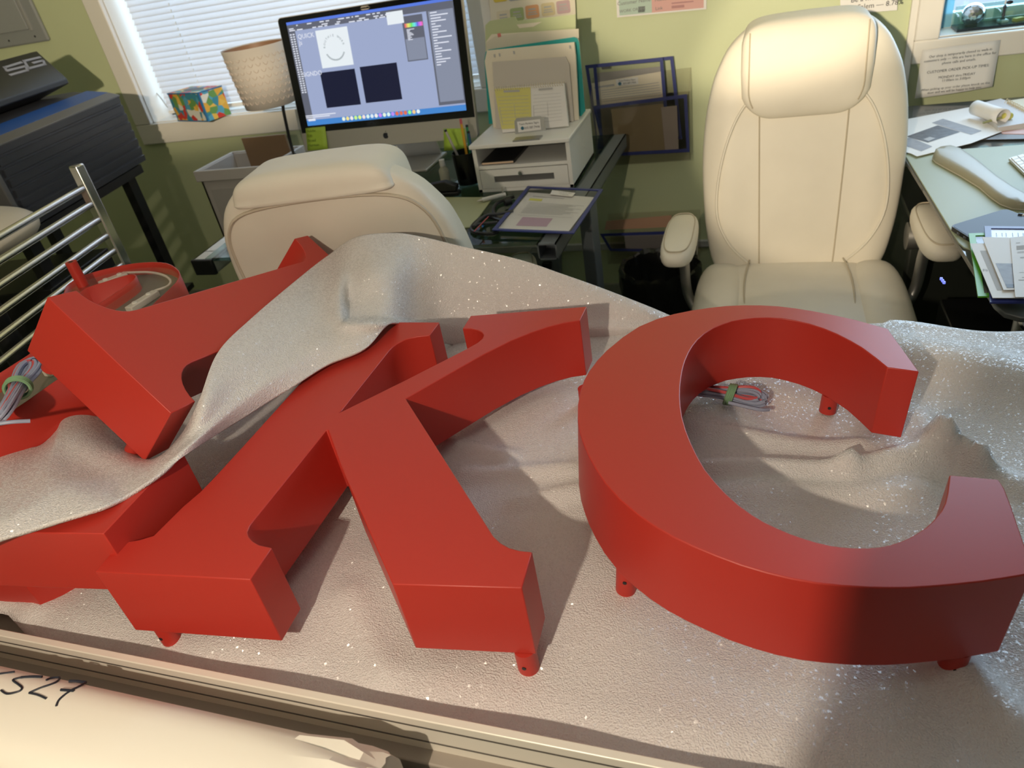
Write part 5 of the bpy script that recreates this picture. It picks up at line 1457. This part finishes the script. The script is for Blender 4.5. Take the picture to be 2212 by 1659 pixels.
# ------------------------------------------------------------------ chrome rack
ry = 1.42
def rp(px, py): return aty(px, py, ry)
top = rp(163, 356); px_ = top.x
r = thing('chrome_rack', 'chrome rack end with square post and six round rods at the left', 'rack', (px_, ry, 0))
rd = V((math.cos(R_(103)), math.sin(R_(103)), 0))
mesh_obj('post', P([V((px_ - 0.014, ry - 0.014, 0.0)), V((px_ + 0.014, ry - 0.014, 0.0)), V((px_ + 0.014, ry + 0.014, 0.0)), V((px_ - 0.014, ry + 0.014, 0.0))], (0, 0, top.z)), M_CHROME, r, bevel=0.004)
lbz = rp(195, 420).z
mesh_obj('price_tag', B((px_ - 0.010, ry - 0.0152, lbz - 0.02), (px_ + 0.008, ry - 0.0142, lbz + 0.025)), mat('tag_pinkish', (0.35, 0.27, 0.23), 0.6), r, label='pinkish paper tag on the post')
for x, y in ((180, 403), (199, 437), (215, 470), (232, 505), (247, 537), (262, 568)):
    z = rp(x, y).z; e = V((px_, ry, z))
    mesh_obj('rod', T([e, e - rd * 1.05], 0.0085, 14), M_CHROME, r)
e = V((px_, ry, 0)) - rd * 1.06
mesh_obj('post', P([e + V((-0.014, -0.014, 0)), e + V((0.014, -0.014, 0)), e + V((0.014, 0.014, 0)), e + V((-0.014, 0.014, 0))], (0, 0, top.z)), M_CHROME, r, bevel=0.004)

# ------------------------------------------------------------------ under-desk odds
r = thing('power_adapter', 'grey outlet box with black plug under the glass desk', 'outlet box', (-0.66, 2.6, 0.2))
ap_ = [aty(1140, 545, 2.60), aty(1206, 542, 2.60), aty(1208, 600, 2.60), aty(1142, 600, 2.60)]
mesh_obj('box_body', P(ap_, (0, 0.058, 0)), mat('box_slate', (0.20, 0.22, 0.24), 0.5), r, bevel=0.004)
c_ = aty(1183, 570, 2.60); mesh_obj('plug', B((c_.x - 0.018, 2.575, c_.z - 0.014), (c_.x + 0.018, 2.60, c_.z + 0.014)), M_BLACK, r, bevel=0.003)
r = thing('waste_basket', 'round waste basket lined with crumpled black plastic bag beside the chair', 'waste basket', (-0.30, 2.22, 0))
wc_ = atz(1425, 572, 0.30); wc_ = V((wc_.x, wc_.y, 0))
mesh_obj('basket', lathe(NB(), [(0.0001, 0.004), (0.11, 0.004), (0.135, 0.29), (0.131, 0.29), (0.106, 0.008)], wc_, 40), M_BLACK, r)
random.seed(11)
rings = []
for (rr, z) in ((0.05, 0.10), (0.10, 0.16), (0.122, 0.24), (0.130, 0.298), (0.138, 0.305), (0.145, 0.292), (0.143, 0.24), (0.140, 0.17)):
    rings.append([V((wc_.x + (rr + random.uniform(-0.006, 0.006)) * math.cos(t), wc_.y + (rr + random.uniform(-0.006, 0.006)) * math.sin(t), z + random.uniform(-0.008, 0.008))) for t in [2 * math.pi * k / 44 for k in range(44)]])
bm = NB(); vs = [[bm.verts.new(p) for p in rg] for rg in rings]
for a2, b2 in zip(vs, vs[1:]):
    for q_ in range(44): bm.faces.new((a2[q_], a2[(q_ + 1) % 44], b2[(q_ + 1) % 44], b2[q_]))
bm.faces.new(vs[0])
mesh_obj('bin_liner', bm, mat('black_bag', (0.015, 0.015, 0.014), 0.22), r, smooth=30)
r = thing('computer_tower', 'black computer tower with blue lights under the right desk', 'computer', (0.52, 1.62, 0))
tb = [atz(2036, 600, 0.46), None]
mesh_obj('case', B((0.44, 1.36, 0.02), (0.64, 1.80, 0.46)), M_BLACK, r, bevel=0.004)
for k in range(3):
    c_ = aty(2034 + k * 3, 604 + 4 * k, 1.355); mesh_obj('status_light', B((c_.x - 0.002, 1.356, c_.z - 0.002), (c_.x + 0.002, 1.3605, c_.z + 0.002)), mat('led_blue', (0, 0, 0), 0.4, emit=(0.2, 0.25, 1.0), estr=1.2), r)
for fx in (0.46, 0.60):
    mesh_obj('foot', B((fx, 1.40, 0), (fx + 0.02, 1.76, 0.02)), M_BLACK, r)
r = thing('dark_box', 'dark grey box standing on the floor between the chair and the right desk', 'box', (0.5, 2.2, 0))  # plain dark box with a lid, no particular appliance
mesh_obj('box_body', B((0.40, 2.05, 0.01), (0.78, 2.45, 0.55)), mat('dark_olive_plastic', (0.030, 0.035, 0.028), 0.5), r, bevel=0.01)
mesh_obj('box_lid', B((0.39, 2.04, 0.55), (0.79, 2.46, 0.58)), M_BLACK, r, bevel=0.006)

# ================================================================== RIGHT DESK
r = thing('glass_desk', 'right glass desk with sage green top beside the forward-facing chair', 'desk', (0.8, 1.9, 0))
gp = [V((0.360, 2.56, DZ - 0.004)), V((0.362, 2.04, DZ - 0.004)), V((0.392, 1.255, DZ - 0.004)), V((0.400, 1.225, DZ - 0.004)), V((0.420, 1.21, DZ - 0.004)), V((1.3, 1.21, DZ - 0.004)), V((1.3, 2.56, DZ - 0.004))]
mesh_obj('glass_top', P(gp, (0, 0, -0.010)), mat('smoked_glass', (0.10, 0.11, 0.11), 0.08), r, bevel=0.002)
mp = [V((0.364, 2.06, DZ - 0.0035)), V((0.383, 1.51, DZ - 0.0035)), V((0.388, 1.485, DZ - 0.0035)), V((0.402, 1.470, DZ - 0.0035)), V((1.25, 1.47, DZ - 0.0035)), V((1.25, 2.06, DZ - 0.0035))]
mp = [V((0.364, 2.09, DZ - 0.0035))] + mp[1:-1] + [V((1.25, 2.11, DZ - 0.0035))]
o = mesh_obj('desk_mat', P(mp, (0, 0, 0.0035)), M_SAGE, bevel=0.001); tag(o, 'large sage green desk mat covering the right glass desk', 'desk mat')
bl = atz(2186, 682, DZ - 0.02)
mesh_obj('corner_leg', T([V((0.47, 1.30, DZ - 0.014)), V((0.50, 1.32, 0.0))], 0.03, 20), M_GREY_METAL, r)
mesh_obj('corner_leg', T([V((1.2, 1.30, DZ - 0.014)), V((1.2, 1.32, 0.0))], 0.03, 20), M_GREY_METAL, r)
mesh_obj('corner_leg', T([V((0.9, 2.5, DZ - 0.014)), V((0.9, 2.5, 0.0))], 0.03, 20), M_GREY_METAL, r)
mesh_obj('frame_tube', T([V((0.46, 1.26, DZ - 0.035)), V((1.25, 1.26, DZ - 0.035))], 0.018, 16), M_SLATE, r)
mesh_obj('frame_joint', lathe(NB(), [(0.0001, 0.012), (0.02, 0.012), (0.022, 0)], (0, 0, 0), 24), M_CHROME, r, local=True).matrix_local = Matrix.Translation(V((0.455, 1.258, DZ - 0.035)) - r.location) @ Matrix.Rotation(R_(65), 4, 'X')

# printout with photos
def flat(name, label, cat, pxs, z, m_, th=0.0008, wav=0.0):
    p = [atz(x, y, z) for x, y in pxs]
    r = thing(name, label, cat, p[0]); o = mesh_obj('sheet', P(p, (0, 0, th)), m_, r, smooth=0); return r, o
z1 = DZ + 0.002
r, o = flat('paper', 'loose white sheet behind the photo printout on the right desk', 'paper', [(1953, 259), (2100, 231), (2212, 262), (2240, 290), (2150, 284), (1960, 290)], DZ + 0.0015, M_PAPER)
r, so = flat('paper', 'white printout with dark photographs overhanging the edge of the sage desk mat', 'paper', [zm(340, 900, 1900, 200, 7.09), zm(480, 935, 1900, 200, 7.09), zm(575, 980, 1900, 200, 7.09), zm(880, 905, 1900, 200, 7.09), zm(1400, 780, 1900, 200, 7.09), zm(1875, 600, 1900, 200, 7.09), zm(1560, 420, 1900, 200, 7.09), zm(1100, 280, 1900, 200, 7.09), zm(340, 560, 1900, 200, 7.09)], DZ + 0.004, M_PAPER)
def ph(pxs, m_, nm):
    bm = NB(); quad(bm, [atz(*zm(x, y, 1900, 200, 7.09), DZ + 0.0053) for x, y in pxs]); return mesh_obj(nm, bm, m_, so, smooth=0)
M_PH = mat('photo_dark', (0.055, 0.055, 0.062), 0.5, var=0.6, vscale=60); M_PH2 = mat('photo_grey', (0.30, 0.31, 0.35), 0.55, var=0.15, vscale=50)
ph([(410, 672), (890, 500), (1235, 602), (740, 765)], M_PH, 'dark_photo'); ph([(800, 462), (970, 400), (1570, 585), (1400, 645)], M_PH2, 'grey_photo'); ph([(355, 700), (480, 690), (810, 825), (640, 898), (355, 800)], M_PH2, 'grey_photo')
ph([(670, 715), (770, 680), (855, 700), (750, 745)], mat('photo_light', (0.42, 0.42, 0.43), 0.5), 'photo_patch').location.z += 0.0004
# thick pad with curled first page
r = thing('writing_pad', 'thick white pad with its top page curled into a roll, right desk', 'notepad', atz(2160, 280, DZ))
pd = [atz(x, y, DZ + 0.0025) for x, y in ((2100, 236), (2160, 222), (2260, 262), (2260, 268), (2155, 285))]
mesh_obj('pad_block', P(pd, (0, 0, 0.012)), mat('pad_grey', (0.62, 0.62, 0.64), 0.6), r, smooth=0)
mesh_obj('pink_sheets', P([atz(x, y, DZ + 0.0005) for x, y in ((2160, 285), (2165, 290), (2260, 292), (2260, 275))], (0, 0, 0.002)), mat('pink_sheet', (0.66, 0.42, 0.38), 0.6), r, smooth=0)
c0_, c1_ = atz(2108, 232, DZ + 0.030), atz(2168, 252, DZ + 0.030)
ax_ = (c1_ - c0_).normalized(); sd_ = ax_.cross(V((0, 0, 1))).normalized()
rows = []
for k in range(22):
    t = R_(-60 + 330 * k / 21); rr = 0.020 - 0.002 * k / 21
    rows.append([lerp(c0_, c1_, i / 4) + sd_ * rr * math.cos(t) + V((0, 0, rr * math.sin(t))) for i in range(5)])
bm = NB(); gridmesh(bm, rows); o = mesh_obj('curled_page', bm, M_PAPER, r, smooth=80); s = o.modifiers.new('t', 'SOLIDIFY'); s.thickness = 0.0008
bm = NB(); g0 = atz(2124, 265, DZ + 0.016); g1 = atz(2175, 251, DZ + 0.022)
bm = T([g0, g1], 0.0035, 8); r2 = thing('pen', 'yellow green pen tucked under the curled page', 'pen', g0); mesh_obj('barrel', bm, mat('pen_olive', (0.30, 0.32, 0.16), 0.5), r2)
bm = NB(); cushion(bm, g1 + V((0, -0.004, 0.001)), (0.014, 0.008, 0.010), (2.4, 2.4, 2.4), 10); mesh_obj('yellow_tab', bm, mat('yellow_tab', (0.62, 0.60, 0.14), 0.5), r2)
r = thing('spiral_notebook', 'cream spiral notebook standing edge-on at the right picture border', 'notebook', atz(2200, 232, DZ))
nb = [atz(x, y, DZ + 0.002) for x, y in ((2172, 232), (2212, 226), (2270, 245), (2270, 262), (2230, 262))]
mesh_obj('page_block', P(nb, (0, 0, 0.018)), mat('cream_pages', (0.70, 0.64, 0.48), 0.6), r, smooth=0)
bm = NB(); e0, e1 = nb[0] + V((0, 0, 0.020)), nb[4] + V((0, 0, 0.020))
for k in range(12): p_ = lerp(e0, e1, k / 11); tube(bm, [p_ + V((0.006, 0.004, -0.003)), p_ + V((0.0, 0, 0.004)), p_ + V((-0.006, -0.004, -0.006))], 0.0012, 5)
mesh_obj('spiral_binding', bm, mat('ivory_wire', (0.75, 0.68, 0.52), 0.4), r)
r = thing('monitor_foot', 'dark monitor foot at the back of the right desk under the papers', 'monitor stand', atz(2180, 300, DZ))
mesh_obj('foot_plate', P([atz(x, y, DZ + 0.0001) for x, y in ((2090, 303), (2240, 300), (2240, 288), (2120, 285))], (0, 0, 0.001)), M_GREYP, r)
# wrist rest
wpx = [(2013, 345), (2019, 336), (2035, 326), (2055, 322), (2075, 328), (2110, 353), (2150, 388), (2190, 415), (2230, 436), (2236, 452), (2212, 455), (2185, 453), (2160, 444), (2140, 430), (2115, 408), (2075, 383), (2040, 364), (2020, 353)]
wp = [atz(x, y, DZ + 0.001) for x, y in wpx]
r = thing('wrist_rest', 'curved beige gel wrist rest lying on the sage desk mat', 'wrist rest', wp[0])
mesh_obj('rest_base', P(wp, (0, 0, 0.003)), mat('rest_edge', (0.50, 0.47, 0.38), 0.5), r, bevel=0.001)
ce = sum(wp, V()) / len(wp); bm = NB(); prev = None
for k in range(7):
    t = k / 6; f = 1 - 0.75 * t ** 2.2 if k else 1.0
    # shrink towards the pad's long centre line
    ring = []
    for i, p in enumerate(wp):
        j = (len(wp) - 1 - i + 3) % len(wp); m_ = (p + wp[j]) / 2
        q_ = m_ + (p - m_) * (0.97 * math.sqrt(max(0, 1 - t * t)) if k < 6 else 0.05)
        ring.append(bm.verts.new((q_.x, q_.y, DZ + 0.004 + 0.014 * math.sin(t * math.pi / 2))))
    if prev:
        for i in range(len(ring)): bm.faces.new((prev[i], prev[(i + 1) % len(ring)], ring[(i + 1) % len(ring)], ring[i]))
    prev = ring
bm.faces.new(prev)
mesh_obj('gel_pad', bm, mat('gel_beige', (0.34, 0.32, 0.23), 0.4), r, smooth=80)
# keyboard
r = thing('keyboard', 'white slim keyboard corner at the right picture border on the sage mat', 'keyboard', atz(2200, 350, DZ))
k0, k1, k2 = atz(2178, 347, DZ + 0.002), atz(2204, 340, DZ + 0.002), atz(2216, 384, DZ + 0.002)
du = (atz(2250, 327, DZ + .002) - k0).normalized(); dv = (k2 - k0).normalized()
mesh_obj('keyboard_base', P([k0, k0 + du * 0.28, k0 + du * 0.28 + dv * 0.115, k0 + dv * 0.115], (0, 0, 0.006)), M_SILVER, r, bevel=0.001)
for i in range(4):
    for j in range(5):
        a_ = k0 + du * (0.004 + 0.019 * i) + dv * (0.004 + 0.0195 * j) + V((0, 0, 0.006))
        mesh_obj('key', P([a_, a_ + du * 0.0165, a_ + du * 0.0165 + dv * 0.0165, a_ + dv * 0.0165], (0, 0, 0.0025)), M_WHITEP, r)
# phone
r = thing('smartphone', 'dark smartphone lying face up beside the ticket holders', 'phone', atz(2120, 490, DZ))
pc_ = [atz(x, y, DZ) for x, y in ((2050, 496), (2170, 459), (2262, 494), (2120, 540))]
q4 = Quad4(pc_[0], pc_[1], pc_[2], pc_[3], (0, 0, 1))
mesh_obj('phone_body', P(round_pts(q4, 0, 0, 1, 1, 0.09, 1.0, 0.0), (0, 0, 0.009)), M_BLACK, r, bevel=0.001)
mesh_obj('phone_screen', P(round_pts(q4, 0.02, 0.02, 0.98, 0.98, 0.08, 1.0, 0.009), (0, 0, 0.0005)), mat('phone_glass', (0.012, 0.02, 0.04), 0.30, spec=0.08), r, smooth=0)
for t in (0.3, 0.5, 0.7):
    p_ = q4.at(0.0, t); mesh_obj('phone_port', B((-0.003, -0.003, 0.002), (0.003, 0.003, 0.006), Matrix.Translation(p_)), M_GREYP, r)
r = thing('pen', 'black and white pen cap at the right border below the wrist rest', 'pen', atz(2205, 465, DZ))
p0, p1 = atz(2199, 466, DZ + 0.007), atz(2235, 470, DZ + 0.007)
mesh_obj('barrel', T([lerp(p0, p1, 0.25), p1], 0.005, 10), M_WHITEP, r); mesh_obj('cap', T([p0, lerp(p0, p1, 0.25)], 0.006, 10), M_BLACK, r)
# ticket holders and papers at the right edge
r, qd, n = ticket_holder('green edged ticket holder lowest in the pile at the right desk edge', [atz(2092, 506, DZ + 0.012), atz(2260, 500, DZ + 0.012), atz(2290, 640, DZ + 0.008), atz(2112, 642, DZ + 0.008)], mat('green_vinyl', (0.10, 0.42, 0.03), 0.4), 0)
r, qd, n = ticket_holder('blue edged ticket holder above the green one in the pile', [atz(2126, 490, DZ + 0.016), atz(2300, 492, DZ + 0.016), atz(2300, 655, DZ + 0.0125), atz(2138, 655, DZ + 0.0125)], M_BLUEV, 0)
bm = P([atz(x, y, DZ + 0.0145) for x, y in ((2134, 493), (2260, 494), (2260, 560), (2140, 560))], (0, 0, 0.0008)); jo = mesh_obj('job_sheet', bm, M_PAPER, r, smooth=0)
bm = NB()
for k, x in enumerate((2151, 2163, 2172, 2186, 2198, 2209)): quad(bm, [atz(a_, b2, DZ + 0.0158) for a_, b2 in ((x, 503), (x + 2, 503), (x + 3, 511), (x + 1, 511))])
mesh_obj('job_print', bm, M_PRINT, jo, smooth=0)
def rz(x, y): return zm(x, y, 1900, 420, 5.53)
r, so = flat('paper', 'white ruled diagram sheet lying lowest over the green ticket holder', 'paper', [rz(1080, 590), rz(1260, 590), rz(1620, 640), rz(1800, 1240), rz(1350, 1240)], DZ + 0.0185, M_PAPER)
bm = NB(); quad(bm, [atz(*rz(x, y), DZ + 0.0195) for x, y in ((1200, 672), (1280, 670), (1480, 1145), (1405, 1148))]); mesh_obj('grey_strip', bm, M_PRINTL, so, smooth=0)
bm = NB(); text_bm(bm, '27', atz(*rz(1265, 905), DZ + 0.0195), atz(*rz(1265, 880), DZ) - atz(*rz(1265, 920), DZ), atz(*rz(1240, 905), DZ) - atz(*rz(1290, 905), DZ), 0.010); mesh_obj('diagram_number', bm, M_PRINT, so, smooth=0)
r, so = flat('paper', 'white sheet with grey gradient photograph, middle of the right edge pile', 'paper', [rz(1225, 512), rz(1560, 520), rz(1700, 530), rz(1800, 1140), rz(1480, 1145)], DZ + 0.0215, M_PAPER)
bm = NB(); quad(bm, [atz(*rz(x, y), DZ + 0.0225) for x, y in ((1385, 822), (1620, 825), (1640, 1115), (1520, 1115))]); mesh_obj('grey_photo', bm, M_PH2, so, smooth=0)
bm = NB(); quad(bm, [atz(*rz(x, y), DZ + 0.0227) for x, y in ((1505, 1070), (1640, 1070), (1640, 1115), (1522, 1115))]); mesh_obj('dark_band', bm, M_PH, so, smooth=0)
r, so = flat('paper', 'white typed letter on top of the pile at the right border', 'paper', [rz(1560, 520), rz(1760, 500), rz(1860, 1230), rz(1620, 1230)], DZ + 0.024, M_PAPER)
q4 = Quad4(*[atz(*rz(x, y), DZ + 0.0245) for x, y in ((1575, 530), (1770, 510), (1850, 1220), (1630, 1220))], (0, 0, 1))
bm = NB(); lines(q4, bm, [(0.25, 0.5, 0.09, 0.012)] + [(0.25, 0.95, 0.15 + 0.014 * k, 0.007) for k in range(6)] + [(0.28, 0.9, 0.26 + 0.02 * k, 0.006) for k in range(2)] + [(0.42, 0.9, 0.36, 0.02), (0.3, 0.7, 0.62, 0.006), (0.42, 0.9, 0.70, 0.01), (0.2, 0.8, 0.74, 0.012)], 0.0006); mesh_obj('typed_lines', bm, M_PRINTL, so, smooth=0)

# ------------------------------------------------------------------ things in the right window
SZ = W2[2] + 0.004
zw = lambda x, y: zm(x, y, 1960, 0, 8.778)
r = thing('glass_tray', 'long clear glass trough with dark base on the right window sill', 'tray', (0.8, 2.73, SZ))
ty0, ty1 = 2.685, 2.775
tl0 = aty(*zw(930, 640), ty0); tx0 = tl0.x; 
mesh_obj('tray_base', B((tx0, ty0, SZ), (tx0 + 0.5, ty1, SZ + 0.008)), mat('tray_dark', (0.015, 0.025, 0.035), 0.2), r, bevel=0.001)
gz = aty(*zw(1010, 310), ty0).z
endp = [V((tx0, ty0, SZ + 0.008)), V((tx0, ty1, SZ + 0.008)), V((tx0, ty1, gz)), V((tx0, ty0 + 0.03, gz)), V((tx0, ty0 + 0.010, gz - 0.008)), V((tx0, ty0, gz - 0.025))]
M_TEAL = clear('edge_glass', (0.80, 0.95, 0.93), 0.08, 0.92, 0.03)
mesh_obj('end_pane', P(endp, (0.005, 0, 0)), M_TEAL, r)
mesh_obj('front_pane', B((tx0 + 0.005, ty0, SZ + 0.008), (tx0 + 0.5, ty0 + 0.003, SZ + 0.03)), M_TEAL, r)
mesh_obj('rear_pane', B((tx0 + 0.005, ty1 - 0.003, SZ + 0.008), (tx0 + 0.5, ty1, SZ + 0.06)), M_TEAL, r)
x2 = aty(*zw(1760, 400), ty0).x
mesh_obj('divider_pane', P([p + V((x2 - tx0, 0, 0)) for p in endp], (0.004, 0, 0)), M_TEAL, r)
bc = aty(*zw(1240, 310), 2.73); br_ = (aty(*zw(1450, 250), 2.73) - aty(*zw(1010, 260), 2.73)).length / 2
r = thing('glass_ball', 'reflective faceted glass ball inside the trough on the right sill', 'glass ball', (bc.x, 2.73, SZ + 0.008))
bm = NB(); bmesh.ops.create_icosphere(bm, subdivisions=3, radius=br_, matrix=Matrix.Translation((bc.x, 2.73, SZ + 0.008 + br_)))
mesh_obj('ball', bm, mat('mirror_ball', (0.75, 0.78, 0.82), 0.06, metal=0.95), r, smooth=0)
mesh_obj('ball_ring', T([V((bc.x + br_ * 0.45 * math.cos(t), 2.73 + br_ * 0.45 * math.sin(t), SZ + 0.012)) for t in [2 * math.pi * k / 24 for k in range(24)]], 0.004, 8, True), M_BLACK, r)
fc = aty(*zw(1790, 430), 2.725)
r = thing('figurine', 'small dark and white figurine standing in the glass trough', 'figurine', (fc.x, 2.725, SZ + 0.008))
mesh_obj('figurine_base', B((fc.x - 0.012, 2.71, SZ + 0.008), (fc.x + 0.014, 2.74, SZ + 0.016)), M_WHITEP, r, bevel=0.002)
mesh_obj('body', lathe(NB(), [(0.0001, 0.016), (0.007, 0.016), (0.004, 0.03), (0.0035, 0.045), (0.006, 0.05), (0.0001, 0.058)], (fc.x, 2.725, SZ), 14), M_DARKBOX, r)
bm = NB(); cushion(bm, (fc.x + 0.010, 2.722, SZ + 0.062), (0.009, 0.006, 0.006), (2, 2, 2), 10); mesh_obj('head', bm, M_BLACK, r)
mesh_obj('white_spike', T([V((fc.x - 0.001, 2.725, SZ + 0.058)), V((fc.x + 0.002, 2.725, SZ + 0.095))], [0.0025, 0.0005], 8), M_WHITEP, r)
yc_ = aty(*zw(2100, 430), 2.71)
r = thing('yellow_block', 'small yellow block lying in the glass trough at the right border', 'block', (yc_.x, 2.71, SZ + 0.008))
mesh_obj('block_body', B((-0.014, -0.008, 0), (0.014, 0.008, 0.010), Matrix.Translation((yc_.x, 2.715, SZ + 0.008)) @ Matrix.Rotation(R_(25), 4, 'Z')), mat('block_yellow', (0.68, 0.48, 0.08), 0.5), r, bevel=0.001)
ft = aty(*zw(760, 300), 2.80)
fz = [V((0.53, 2.782, SZ + 0.001)), V((0.566, 2.782, SZ + 0.001)), V((0.566, 2.782, SZ + 0.35)), V((0.53, 2.782, SZ + 0.35))]
o = mesh_obj('window_film', P(fz, (0, 0.001, 0)), mat('cyan_film', (0.30, 0.62, 0.75), 0.4, translucent=0.5, bump=0.3, bscale=150), None); tag(o, 'strip of crinkled pale blue film in the left corner of the right window', 'film')

# ------------------------------------------------------------------ unseen cabinet-shaped blocker behind the camera, added to shade the table's right half
r = thing('lamp_blocker', 'tall dark grey cabinet-shaped blocker, added unseen behind the bench to shade the table', 'light blocker', (0.25, -0.4, 0))
mesh_obj('blocker_body', B((-0.145, -0.62, 0.0), (0.62, -0.125, 1.95)), M_GREYP, r, bevel=0.004)
for x0_, x1_ in ((-0.140, 0.235), (0.240, 0.615)):
    d_ = mesh_obj('blocker_door', B((x0_, -0.124, 0.05), (x1_, -0.110, 1.93)), M_GREYP, r, bevel=0.002)
    hx = x1_ - 0.03 if x0_ < 0 else x0_ + 0.03
    mesh_obj('blocker_handle', T([V((hx, -0.10, 0.95)), V((hx, -0.10, 1.10))], 0.006, 10), M_CHROME, d_)
